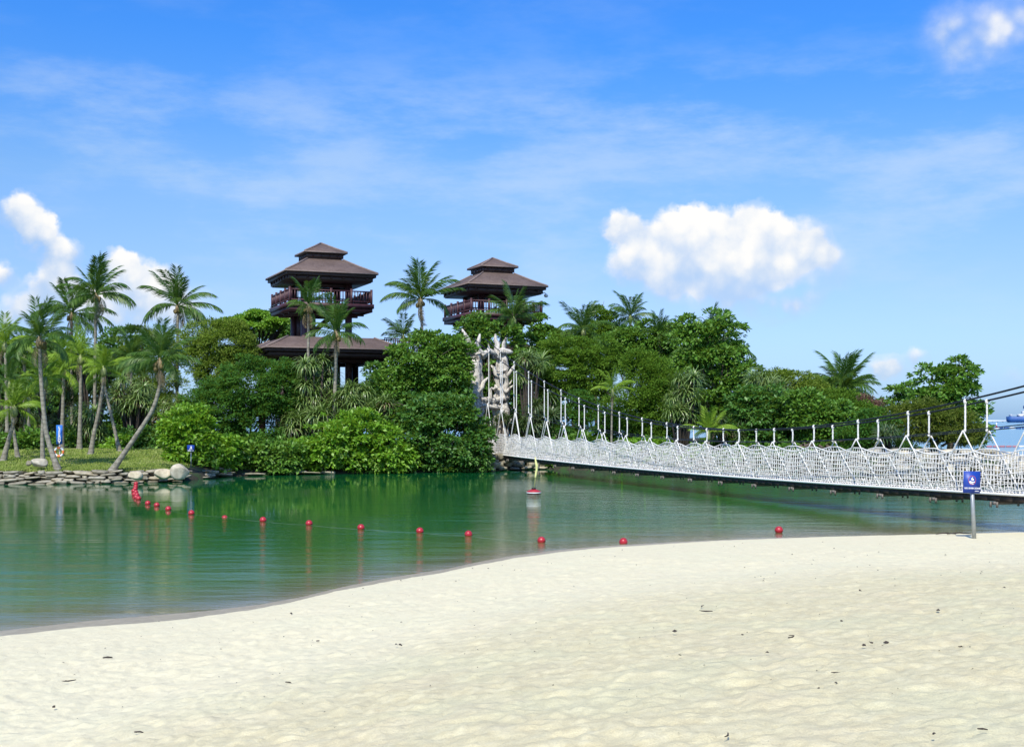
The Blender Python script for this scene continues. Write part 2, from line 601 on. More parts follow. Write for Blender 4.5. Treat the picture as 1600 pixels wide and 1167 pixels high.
def sand_z(X, D):
    s = shore(X) - D                                  # metres inland (roughly)
    ss = s * np.interp(X, [-8, 6], [.8, .97])
    edge = .95 + .35 * fbm(X * .9, D * .9, 3) + np.clip((X - 2) * .0, 0, 0)
    wid = np.interp(X, [-10, 0, 4, 9], [.80, .85, .6, .18])
    z = np.where(ss < 0, ss * .12, 0)
    z = np.where(ss >= 0, np.minimum(ss, wid) * .045, z)
    step = np.clip((ss - wid * edge) / .22, 0, 1)
    step = step * step * (3 - 2 * step)
    z = z + step * .028
    z = z + np.clip(ss - wid - .2, 0, 100) * .038 + np.clip(ss - 8, 0, 100) * .046
    return z, step


def build_sand():
    u = np.concatenate([-np.geomspace(6, .58, 18)[:-1], np.linspace(-.57, .57, 620), np.geomspace(.58, 6, 18)[1:]])
    D = np.concatenate([np.geomspace(1.2, 4.6, 30)[:-1], np.geomspace(4.6, 46, 470)])
    U, DD = np.meshgrid(u, D)
    X = U * DD
    Z, step = sand_z(X, DD)
    # trampled relief: overlapping dimples at footprint size plus gentle swells
    rid = np.abs(fbm(X * 3.1, DD * 3.1, 3)) * 2
    rid2 = np.abs(fbm(X * 6.5 + 40, DD * 6.5, 2)) * 2
    fine = fbm(X * 22, DD * 22, 2)
    sw = fbm(X * .45, DD * .45, 3)
    amp = step * (.22 + .78 * np.clip((shore(X) - DD - 1) / 5, 0, 1))
    Z = Z + amp * (.055 * (rid - .2) + .040 * (rid2 - .2) + .012 * fine + .09 * sw)
    Z = Z + (1 - amp) * .004 * sw
    ny, nx = U.shape
    i = np.arange(ny - 1)[:, None] * nx
    j = np.arange(nx - 1)[None, :]
    Q = np.stack([i + j, i + j + 1, i + j + 1 + nx, i + j + nx], -1).reshape(-1, 4)
    m, t, p, out = new_mat('sand')
    geo = t.node('ShaderNodeNewGeometry').outputs['Position']
    at = t.node('ShaderNodeAttribute', attribute_name='dry').outputs['Fac']
    n1 = t.noise(geo, 0.55, 5, .6)
    n2 = t.noise(geo, 5.5, 6, .7)
    n3 = t.noise(geo, 90, 3, .7)
    mpx = t.node('ShaderNodeMapping')
    t.l.new(geo, mpx.inputs[0])
    mpx.inputs['Location'].default_value = (31, 7, 3)
    n4 = t.noise(mpx.outputs[0], 0.9, 4, .6)
    c = t.ramp(n2, [(.34, (.575, .505, .305)), (.50, (.645, .575, .350)), (.66, (.72, .65, .410))])
    c = t.mix(t.math('MULTIPLY', t.smooth(n1, .44, .64), .45), c, (.61, .59, .37))
    c = t.mix(t.math('MULTIPLY', t.smooth(n4, .5, .68), .30), c, (.65, .56, .37))
    c = t.mix(1.0, c, t.ramp(n3, [(.3, .86), (.6, 1.05)]), 'MULTIPLY')
    wetc = t.mix(t.smooth(n2, .4, .6), (.36, .30, .19), (.43, .365, .235))
    fd = t.node('ShaderNodeSeparateXYZ')
    t.l.new(geo, fd.inputs[0])
    c = t.mix(t.math('MULTIPLY', t.smooth(fd.outputs[2], 1.0, .35), .5), c, (.82, .755, .53))
    c = t.mix(at, wetc, c)
    t.l.new(c, p.inputs['Base Color'])
    t.l.new(t.ramp(at, [(0, .38), (1, .95)]), p.inputs['Roughness'])
    p.inputs['Specular IOR Level'].default_value = .3
    b = t.node('ShaderNodeBump')
    b.inputs['Strength'].default_value = .8
    b.inputs['Distance'].default_value = .03
    t.l.new(t.math('MULTIPLY', t.math('ADD', n2, t.math('MULTIPLY', n3, .25)), at), b.inputs['Height'])
    t.l.new(b.outputs[0], p.inputs['Normal'])
    me = mesh_np('sand', np.stack([X, DD, Z], -1).reshape(-1, 3), None, m, True, Q)
    a = me.attributes.new('dry', 'FLOAT', 'POINT')
    a.data.foreach_set('value', np.clip(step, 0, 1).ravel().astype(np.float32))
    tag(link('sand', me), 'pale cream trampled beach sand in the foreground', None, None, 'structure')


build_sand()

# ------------------------------------------------------------------ island shore
BK = [(-70, 54), (P(0, 0, 59.5)[0], 59.5), (P(170, 0, 60.5)[0], 60.5), (P(290, 0, 62.5)[0], 62.5), (P(340, 0, 67.5)[0], 67.5), (P(430, 0, 69.8)[0], 69.8),
      (P(500, 0, 70.8)[0], 70.8), (P(620, 0, 72.5)[0], 72.5), (P(750, 0, 74)[0], 74), (P(800, 0, 76.5)[0], 76.5), (P(840, 0, 78)[0], 78), (P(1000, 0, 74)[0], 74),
      (P(1200, 0, 68)[0], 68), (P(1380, 0, 62.5)[0], 62.5), (P(1500, 0, 58.5)[0], 58.5), (24.6, 57.5), (25.8, 60), (28, 66), (30.5, 76), (31, 90), (27, 110)]
BK = np.array(BK)


def bank(X):
    return np.interp(X, BK[:16, 0], BK[:16, 1])


def redge(D):
    return np.interp(D, [57.5, 60, 66, 76, 90, 110, 130], [24.6, 25.8, 28, 30.3, 30.5, 27, 20])


def ground_z(X, D):
    s = np.minimum(D - bank(X), (redge(D) - X) * .9)
    z0 = np.interp(X, [-19, -17, -3, 0, 6, 14, 18], [.64, .30, .35, .7, .6, .7, 1.2])
    z = np.where(s < 0, s * .8, np.minimum(s / .9, 1) * z0 + np.clip(s - .9, 0, 14) * .035 + np.clip(s - 4, 0, 8) * .03)
    return np.maximum(z, -1.5)


def ground_mesh(name, X0, X1, D0, D1, nx, ny, mat, dz, keep=None):
    X, D = np.meshgrid(np.linspace(X0, X1, nx), np.linspace(D0, D1, ny))
    Z = ground_z(X, D) + dz + .05 * fbm(X * .8, D * .8, 3)
    i = np.arange(ny - 1)[:, None] * nx
    j = np.arange(nx - 1)[None, :]
    Q = np.stack([i + j, i + j + 1, i + j + 1 + nx, i + j + nx], -1).reshape(-1, 4)
    if keep is not None:
        k = keep(X, D).ravel()
        Q = Q[k[Q].all(1)]
    return link(name, mesh_np(name, np.stack([X, D, Z], -1).reshape(-1, 3), None, mat, True, Q))


def soil_mat():
    m, t, p, out = new_mat('soil')
    geo = t.node('ShaderNodeNewGeometry').outputs['Position']
    n = t.noise(geo, 1.2, 6, .65)
    n2 = t.noise(geo, 6, 5, .7)
    c = t.ramp(n2, [(.35, (.018, .017, .010)), (.65, (.050, .044, .026))])
    c = t.mix(t.smooth(n, .5, .62), c, (.028, .06, .014))
    t.l.new(c, p.inputs['Base Color'])
    p.inputs['Roughness'].default_value = .95
    return m


def grass_mat():
    m, t, p, out = new_mat('grass')
    geo = t.node('ShaderNodeNewGeometry').outputs['Position']
    n = t.noise(geo, .5, 6, .65)
    n2 = t.noise(geo, 9, 5, .75)
    c = t.ramp(n2, [(.33, (.13, .18, .03)), (.66, (.27, .31, .08))])
    c = t.mix(t.math('MULTIPLY', t.smooth(n, .47, .60), .6), c, (.30, .28, .12))
    c = t.mix(t.math('MULTIPLY', t.smooth(n, .52, .40), .5), c, (.06, .12, .022))
    t.l.new(c, p.inputs['Base Color'])
    p.inputs['Roughness'].default_value = .95
    b = t.node('ShaderNodeBump')
    b.inputs['Strength'].default_value = .6
    b.inputs['Distance'].default_value = .05
    t.l.new(n2, b.inputs['Height'])
    t.l.new(b.outputs[0], p.inputs['Normal'])
    return m


tag(ground_mesh('island_ground', -62, 33, 53, 132, 200, 170, soil_mat(), 0), 'dark soil of the wooded island', None, None, 'structure')
tag(ground_mesh('lawn', -60, -17.0, 60.2, 96, 130, 110, grass_mat(), .012,
                lambda X, D: (D - bank(X) > .95) & (X < -17.6 - .12 * (D - 66) + .5 * np.sin(D))), 'mown lawn strip above the stone bank under the palms', None, None, 'structure')


def grass_blades():
    rs = np.random.RandomState(3)
    n = 26000
    X = rs.uniform(-30, -17.5, n)
    D = bank(X) + .8 + rs.rand(n) ** 1.5 * 14
    k = X < -17.6 - .12 * (D - 66)
    X, D = X[k], D[k]
    n = len(X)
    Z = ground_z(X, D)
    h = rs.uniform(.05, .13, n)
    a = rs.rand(n) * 6.28
    wd = .035
    dx, dy = np.cos(a) * wd, np.sin(a) * wd
    V = np.stack([np.stack([X - dx, D - dy, Z], -1), np.stack([X + dx, D + dy, Z], -1),
                  np.stack([X + rs.normal(0, .04, n), D + rs.normal(0, .04, n), Z + h], -1)], 1).reshape(-1, 3)
    o = link('grass', mesh_np('grass', V, np.arange(n * 3).reshape(-1, 3), leaf_mat('blade', [(.11, .17, .02), (.20, .26, .05), (.3, .32, .1)], rough=.7, trans=.2)))
    tag(o, 'short grass blades growing on the lawn', 'grass', None, 'stuff')


grass_blades()

# ------------------------------------------------------------------ water
def build_water():
    xs = np.concatenate([-np.geomspace(9000, 46, 26)[:-1], np.linspace(-45, 45, 181), np.geomspace(46, 9000, 26)[1:]])
    ds = np.concatenate([[-60, -20, 0, 6], np.linspace(9, 90, 200), np.geomspace(92, 16000, 40)])
    X, D = np.meshgrid(xs, ds)
    dep = D - shore(X)
    dep = np.where(D < 100, dep, 60)
    sea = np.clip((D - 105) / 60, 0, 1)
    side = np.clip((X - .40 * D + .5) / 3, 0, 1) * np.clip((D - 50) / 15, 0, 1)
    sea = np.maximum(sea, side)
    ny, nx = X.shape
    i = np.arange(ny - 1)[:, None] * nx
    j = np.arange(nx - 1)[None, :]
    Q = np.stack([i + j, i + j + 1, i + j + 1 + nx, i + j + nx], -1).reshape(-1, 4)
    m, t, p, out = new_mat('water')
    geo = t.node('ShaderNodeNewGeometry').outputs['Position']
    dp = t.node('ShaderNodeAttribute', attribute_name='depth').outputs['Fac']
    se = t.node('ShaderNodeAttribute', attribute_name='sea').outputs['Fac']
    nn = t.noise(geo, .12, 4, .6)
    dpn = t.math('ADD', dp, t.math('MULTIPLY', t.math('SUBTRACT', nn, .5), 3.0))
    c = t.ramp(t.math('MULTIPLY', dpn, 1 / 26, clamp=True),
               [(0, (.26, .23, .135)), (.04, (.16, .165, .075)), (.15, (.085, .165, .038)), (.40, (.018, .128, .026)), (1, (.004, .102, .028))])
    c = t.mix(se, c, (.02, .17, .27))
    t.l.new(c, p.inputs['Base Color'])
    p.inputs['IOR'].default_value = 1.33
    t.l.new(t.math('ADD', t.math('MULTIPLY', se, .12), .03), p.inputs['Roughness'])
    # ripples: two scales, stronger in wind patches
    mpx = t.node('ShaderNodeMapping')
    t.l.new(geo, mpx.inputs[0])
    mpx.inputs['Scale'].default_value = (.42, 1.35, 1)
    mpx.inputs['Rotation'].default_value = (0, 0, R(6))
    r1 = t.noise(mpx.outputs[0], 2.4, 4, .55)
    r2 = t.noise(mpx.outputs[0], 9.0, 4, .6)
    big = t.noise(geo, .075, 3, .5)
    wind = t.node('ShaderNodeAttribute', attribute_name='wind').outputs['Fac']
    wnd = t.math('ADD', t.math('MULTIPLY', t.smooth(big, .42, .66), .30), wind, clamp=True)
    r3 = t.noise(mpx.outputs[0], .85, 3, .5)
    r4 = t.noise(mpx.outputs[0], .33, 2, .5)
    h = t.math('ADD', t.math('MULTIPLY', r1, .40), t.math('MULTIPLY', r2, .22))
    h = t.math('ADD', h, t.math('ADD', t.math('MULTIPLY', r3, 1.1), t.math('MULTIPLY', r4, 1.3)))
    b = t.node('ShaderNodeBump')
    t.l.new(t.math('ADD', t.math('MULTIPLY', wnd, .42), .016), b.inputs['Strength'])
    b.inputs['Distance'].default_value = .12
    t.l.new(h, b.inputs['Height'])
    t.l.new(b.outputs[0], p.inputs['Normal'])
    me = mesh_np('water', np.stack([X, D, np.zeros_like(X)], -1).reshape(-1, 3), None, m, True, Q)
    wind_ = np.clip((X + .3 * (62 - D) + 1.5) / 8, 0, 1) * np.clip((74 - D) / 10, 0, 1) * np.clip((D - 20) / 20, .3, 1) * .8
    wind_ = np.maximum(wind_, np.clip((42 - D) / 16, 0, 1) * .6)
    wind_ = np.maximum(wind_, np.clip((D - 100) / 40, 0, 1) * .25)
    for nm, arr in (('depth', dep), ('sea', sea), ('wind', wind_)):
        a = me.attributes.new(nm, 'FLOAT', 'POINT')
        a.data.foreach_set('value', arr.ravel().astype(np.float32))
    tag(link('water', me), 'calm emerald lagoon water running out to the blue sea', None, None, 'structure')
    # the lagoon bed under it
    V = [(-9000, -60, -1.6), (9000, -60, -1.6), (9000, 16000, -1.6), (-9000, 16000, -1.6)]
    tag(link('seabed', mesh_np('seabed', V, None, soil_mat(), False, [[0, 1, 2, 3]])), 'bed of the lagoon and sea', None, None, 'structure')


build_water()

# ------------------------------------------------------------------ stones
rnd = random.Random(11)


def stone_mesh(seed, flat):
    rs = np.random.RandomState(seed)
    V, T = ico(1)
    V = np.sign(V) * np.abs(V) ** .45                       # squarer
    V = V * (1 + rs.uniform(-.13, .13, len(V)))[:, None]
    for _ in range(3):                                       # broken faces
        v = rs.normal(0, 1, 3) * [1, 1, .25]
        v /= np.linalg.norm(v)
        V = V - np.clip(V @ v - rs.uniform(.55, .85), 0, 1)[:, None] * v * .9
    V[:, 2] *= flat
    return mesh_np('stone', V * .5, T, None, False)


SLABS = [stone_mesh(k, 1.0) for k in range(9)]
for me in SLABS:
    me.materials.append(M['rock'])
PALES = [stone_mesh(k + 30, 1.0) for k in range(7)]
for me in PALES:
    me.materials.append(M['rock_pale'])


M['rock_dark'] = rock_mat('dark_rock', (.045, .05, .03), (.13, .125, .085))
DARKS = [stone_mesh(k + 50, 1.0) for k in range(5)]
for me in DARKS:
    me.materials.append(M['rock_dark'])


def put_stone(par, meshes, x, y, z, sx, sy, sz, rz=0., tilt=.06):
    o = link('stone', rnd.choice(meshes), par)
    o.location = (x, y, z)
    o.scale = (sx, sy, sz)
    o.rotation_euler = (rnd.uniform(-tilt, tilt), rnd.uniform(-tilt, tilt), rz + rnd.uniform(-.15, .15))
    return o


def wall_run(par, meshes, x0, x1, H, courses, wmin, wmax, back=.12, depth=.7, dfun=bank, droop=None, skip=0):
    for c in range(courses):
        x = x0 - rnd.uniform(0, wmax)
        while x < x1:
            ws = rnd.uniform(wmin, wmax)
            xm = x + ws / 2
            Hh = H(xm)
            hs_ = Hh / courses
            if rnd.random() >= skip:
                sl = (float(dfun(xm + .3)) - float(dfun(xm - .3))) / .6
                put_stone(par, meshes, xm, float(dfun(xm)) + .1 + c * back + rnd.uniform(-.1, .1), hs_ * (c + .5) + rnd.uniform(-.05, .05),
                          ws * rnd.uniform(.95, 1.15), depth * rnd.uniform(.8, 1.2), hs_ * rnd.choice((.7, .9, 1.0, 1.2, 1.5, 1.9)), math.atan(sl), .10)
            x += ws


wl = thing('stone_wall', 'low dry stone bank of flat pale slabs below the left lawn', 'stone wall', (0, 0, 0))
wall_run(wl, SLABS, -28, float(P(330, 0, 65)[0]), lambda x: np.interp(x, [-20, -17.2, -15], [.60, .58, .36]), 5, .25, .95, .13)
wl2 = thing('stone_wall', 'thin line of flat slabs at the waterline below the bright shrubs', 'stone wall', (0, 0, 0))
wall_run(wl2, SLABS, float(P(335, 0, 67)[0]), float(P(520, 0, 71)[0]), lambda x: .15, 1, .5, 1.7, .3, .9, skip=.35)
rv = thing('rock_revetment', 'pale piled rock revetment on the island tip behind the rope net', 'rocks', (0, 0, 0))
rvh = lambda x: np.interp(x, [17, 19.5, 24, 25], [1.2, 1.75, 1.7, 1.1])
wall_run(rv, PALES, float(P(1350, 0, 63)[0]), 24.8, rvh, 6, .5, 1.2, .42, .95)
for o in list(rv.children):                                   # darker stones in the lowest courses
    if o.location.z < .62:
        o.data = rnd.choice(DARKS)
rt = thing('rock_revetment', 'grey rocks stacked under the island end of the rope bridge', 'rocks', (0, 0, 0))
wall_run(rt, SLABS, -2.4, float(P(850, 0, 78)[0]), lambda x: .95, 4, .4, 1.0, .25, .8)
# rocks turning the corner of the tip
for k in range(42):
    D = 58 + k % 14 * 1.25
    lvl = k // 14
    put_stone(rv, PALES, float(redge(D)) - .2 - .5 * lvl, D, .3 + .42 * lvl, rnd.uniform(.8, 1.3), rnd.uniform(.9, 1.3), .55)


def boulder(px, py_base, wpx, hpx, D, label, seed, mat='rock_pale'):
    rs = np.random.RandomState(seed)
    V, T = ico(3)
    V = np.sign(V) * np.abs(V) ** .85
    a = rs.rand(6, 3) * 2 - 1
    a /= np.linalg.norm(a, axis=1)[:, None]
    for v in a:                                               # knock planes off it
        d = V @ v
        V = V - np.clip(d - .72, 0, 1)[:, None] * v * .85
    V = V * (1 + .05 * fbm(V[:, 0] * 3 + 9, V[:, 1] * 3 + V[:, 2] * 4, 3))[:, None]
    wm, hm = wpx / F * D, hpx / F * D
    V = V * np.array([wm / 2, wm * .42, hm / 2]) * 1.06
    b = P(px, py_base, D)
    V[:, 2] += hm * .42
    m = mesh_np('boulder', V, T, M[mat], True)
    tag(link('boulder', m, None, b), label, 'boulder', 'boulders along the island bank')


boulder(61, 729, 25, 14, 60.9, 'squat pale boulder on the lawn at the foot of the tall left palms', 1)
boulder(45, 727, 9, 8, 61.3, 'small dark stone tucked left of the lawn boulder', 12, 'rock')
boulder(212, 749, 22, 14, 60.4, 'smallest of the three waterline boulders, left of the pair', 2)
boulder(255, 747, 26, 16, 61.2, 'sloping cream boulder between the small and the tall one at the waterline', 3)
boulder(281, 747, 28, 24, 61.0, 'tallest rounded cream boulder at the waterline beside the bright shrubs', 4)
boulder(764, 736, 12, 11, 75.3, 'grey boulder at the waterline under the driftwood gate', 5)
boulder(747, 738, 9, 5, 74.6, 'small pale stone left of the boulder by the bridge end', 6)
boulder(470, 740, 20, 6, 70.6, 'flat tan rock lying at the waterline below the bright shrubs', 8)

# ------------------------------------------------------------------ timber towers
TA = R(23)


def pavilion_tower(cx, cy, label):
    t = thing('pavilion_tower', label, 'tower', (cx, cy, 1.2))
    t.rotation_euler = (0, 0, TA)
    zb = -1.2

    def sq(s, z):
        h = s / 2
        return np.array([(-h, -h, z), (h, -h, z), (h, h, z), (-h, h, z)])

    def hip(name, s0, z0, s1, z1, mat, thick=.07):
        b = MB()
        a, c = sq(s0, z0 + zb), sq(s1, max(z1, z0 + .01) + zb)
        lo = sq(s0, z0 - thick + zb)
        # slightly bellcast slope: two facets
        mid = sq(s1 + (s0 - s1) * .5, z0 + (z1 - z0) * .47 + zb)
        V = np.vstack([lo, a, mid, c])
        Q = []
        for r_ in range(3):
            for k in range(4):
                k2 = (k + 1) % 4
                Q.append([r_ * 4 + k, r_ * 4 + k2, r_ * 4 + 4 + k2, r_ * 4 + 4 + k])
        Q.append([12, 13, 14, 15])
        Q.append([3, 2, 1, 0])
        b.add(V, None, Q)
        o = b.build(name, mat, t)
        for k in range(4):
            rb = MB()
            rb.tube([a[k] + [0, 0, .02], mid[k] + [0, 0, .025], c[k] + [0, 0, .02]], .07, 5)
            rb.build('ridge_cap', M['ridge'], o)
            eb = MB()
            k2 = (k + 1) % 4
            eb.bar(a[k] * [1.004, 1.004, 1] + [0, 0, -.03], a[k2] * [1.004, 1.004, 1] + [0, 0, -.03], .06, .085)
            eb.build('eave_trim', M['ridge'], o)
        return o

    def ring(name, s, z0, z1, th, mat, par=t):
        b = MB()
        h = s / 2
        zc, hh = (z0 + z1) / 2 + zb, z1 - z0
        b.box((0, -h, zc), (s + th, th, hh))
        b.box((0, h, zc), (s + th, th, hh))
        b.box((-h, 0, zc), (th, s - th - .006, hh))
        b.box((h, 0, zc), (th, s - th - .006, hh))
        return b.build(name, mat, par)

    def studs(s, z, n, par):
        for k in range(n):
            f = -s / 2 + s * (k + .5) / n
            for c_, sz in (((f, -s / 2 - .03, z + zb), (.14, .12, .14)), ((-s / 2 - .03, f, z + zb), (.12, .14, .14)), ((s / 2 + .03, f, z + zb), (.12, .14, .14))):
                b = MB()
                b.box(c_, sz)
                b.build('beam_end', M['wood'], par)

    def slab(name, s, z0, z1, mat):
        b = MB()
        b.box((0, 0, (z0 + z1) / 2 + zb), (s, s, z1 - z0))
        return b.build(name, mat, t)

    # storey heights measured in metres above the lagoon
    def posts(s, z0, z1, th, mat):
        for sx in (-1, 1):
            for sy in (-1, 1):
                b = MB()
                b.box((sx * s / 2, sy * s / 2, (z0 + z1) / 2 + zb), (th, th, z1 - z0))
                b.box((sx * s / 2, sy * s / 2, z1 - .15 + zb), (th + .14, th + .14, .16))
                b.build('post', mat, t)

    posts(7.0, .9, 7.42, .42, M['wood'])
    posts(3.2, .95, 14.2, .40, M['wood_red'])
    # lower roof
    o = hip('lower_roof', 9.9, 8.05, 6.1, 8.90, M['shingle'])
    f = ring('fascia', 9.55, 7.76, 7.97, .14, M['wood_fascia'])
    ring('fascia', 9.05, 7.50, 7.75, .14, M['wood_fascia'])
    slab('ceiling', 9.0, 7.44, 7.52, M['wood'])
    ring('tie_beam', 7.0, 7.12, 7.42, .2, M['wood'])
    slab('deck', 3.9, 8.0, 8.1, M['wood'])
    # stair between the storeys
    b = MB()
    for k in range(13):
        b.box((-1.1 + k * .18, .2, 8.95 + k * .16 + zb), (.26, 1.0, .06))
    b.bar((-1.2, -.3, 8.85 + zb), (1.2, -.3, 10.95 + zb), .08, .26)
    b.bar((-1.2, .7, 8.85 + zb), (1.2, .7, 10.95 + zb), .08, .26)
    b.build('staircase', M['wood'], t)
    b = MB()
    b.box((-.9, .9, 9.7 + zb), (1.2, 1.1, 2.1))
    b.box((-.4, .9, 4.2 + zb), (2.3, 1.9, 6.4))
    b.build('stair_core', M['wood'], t)
    # balcony
    slab('balcony_floor', 5.75, 10.82, 11.16, M['wood_red'])
    ring('balcony_fascia', 5.98, 10.98, 11.28, .13, M['wood_red'])
    ring('balcony_fascia', 5.80, 10.72, 10.97, .13, M['wood_red'])
    for k in range(3):
        b = MB()
        b.box((0, -1.6 + 1.6 * k, 10.62 + zb), (5.4, .2, .18))
        b.build('floor_joist', M['wood'], t)
    for side in range(4):
        c, s_ = math.cos(side * math.pi / 2), math.sin(side * math.pi / 2)
        rot = lambda p_: (p_[0] * c - p_[1] * s_, p_[0] * s_ + p_[1] * c, p_[2])
        b = MB()
        for z in (11.45, 12.16):
            b.bar(rot((-2.84, -2.9, z + zb)), rot((2.84, -2.9, z + zb)), .09, .08)
        for k in range(27):
            x = -2.76 + k * .2123
            b.bar(rot((x, -2.9, 11.49 + zb)), rot((x, -2.9, 12.12 + zb)), .055, .055)
        b.build('railing', M['wood_red'], t)
        for k in range(4):
            b = MB()
            x = -2.9 + 5.8 / 4 * k
            b.bar(rot((x, -2.9, 11.17 + zb)), rot((x, -2.9, 12.32 + zb)), .14, .14)
            b.build('railing_post', M['wood_red'], t)
    # upper roof
    hip('main_roof', 6.55, 13.42, 2.55, 14.52, M['shingle'])
    o = ring('fascia', 6.22, 13.14, 13.34, .13, M['wood_fascia'])
    o2 = ring('fascia', 5.85, 12.86, 13.13, .13, M['wood_fascia'])
    studs(6.0, 13.05, 7, o2)
    slab('ceiling', 5.8, 12.80, 12.88, M['wood'])
    ring('tie_beam', 3.2, 12.5, 12.78, .2, M['wood'])
    # cupola
    slab('cupola_wall', 2.42, 14.3, 14.98, M['wood'])
    ring('fascia', 2.52, 14.62, 14.92, .1, M['wood_fascia'])
    studs(2.56, 14.72, 4, t.children[-1])
    hip('cupola_roof', 3.06, 15.02, .04, 15.80, M['shingle'], .05)
    return t


tw1 = pavilion_tower(-13.72, 87.3, 'nearer and larger looking brown roofed timber lookout tower behind two slim palms')
tw2 = pavilion_tower(P(769.5, 0, 95.3)[0], 95.3, 'farther timber lookout tower rising behind the white driftwood bridge gate')

# walkway joining the towers at first floor
wk = thing('walkway', 'timber walkway with railing running between the two lookout towers', 'walkway', (0, 0, 0))
a = np.array([-9.9, 89.6, 8.05])
b_ = np.array([P(769.5, 0, 95.3)[0] - 4.2, 94.2, 8.05])
q = MB(); q.bar(a, b_, 1.6, .25); q.build('floor', M['wood_red'], wk)
dirv = (b_ - a) / np.linalg.norm(b_ - a)
nrm = np.array([-dirv[1], dirv[0], 0])
for sg in (-1, 1):
    q = MB()
    o0 = nrm * .75 * sg
    q.bar(a + o0 + [0, 0, 1.1], b_ + o0 + [0, 0, 1.1], .08, .07)
    q.bar(a + o0 + [0, 0, .3], b_ + o0 + [0, 0, .3], .08, .07)
    L = np.linalg.norm(b_ - a)
    for k in range(int(L / .22)):
        pp = a + o0 + dirv * k * .22
        q.bar(pp + [0, 0, .34], pp + [0, 0, 1.06], .05, .05)
    q.build('railing', M['wood_red'], wk)
for k in range(4):
    q = MB()
    pp = a + (b_ - a) * (k + .5) / 4
    q.bar((pp[0], pp[1], .9), (pp[0], pp[1], 7.92), .3, .3)
    q.build('post', M['wood'], wk)

# security camera on the far tower's eave
cc = thing('security_camera', 'white dome security camera on a bracket at the right eave of the farther tower', 'camera', P(846, 458, 94.5))
q = MB()
q.tube([(-.5, .1, -.02), (0, 0, 0), (.28, 0, .02), (.34, 0, -.08)], .035, 6)
q.build('bracket', M['white'], cc)
V, T = ico(2)
link('dome', mesh_np('dome', V * [.17, .17, .15] + [.36, 0, -.2], T, M['white'], True), cc)

# ------------------------------------------------------------------ driftwood gate
def log(par, name, pts, r0, r1, seed, sides=9):
    rs = np.random.RandomState(seed)
    pts = np.array(pts, float)
    n = max(5, int(np.linalg.norm(np.diff(pts, axis=0), axis=1).sum() / .28))
    tt = np.linspace(0, len(pts) - 1, n)
    cv = np.stack([np.interp(tt, np.arange(len(pts)), pts[:, k]) for k in range(3)], -1)
    cv += rs.normal(0, .045, cv.shape)
    rad = np.linspace(r0, r1, n) * (1 + rs.normal(0, .13, n))
    rad[-1] *= .45
    jit = 1 + .22 * np.sin(np.arange(sides) * 2.4 + rs.rand() * 6)[None, :] + rs.normal(0, .10, (n, sides))
    b = MB()
    b.tube(cv, rad, sides, True, jit)
    return b.build(name, M['drift'], par)


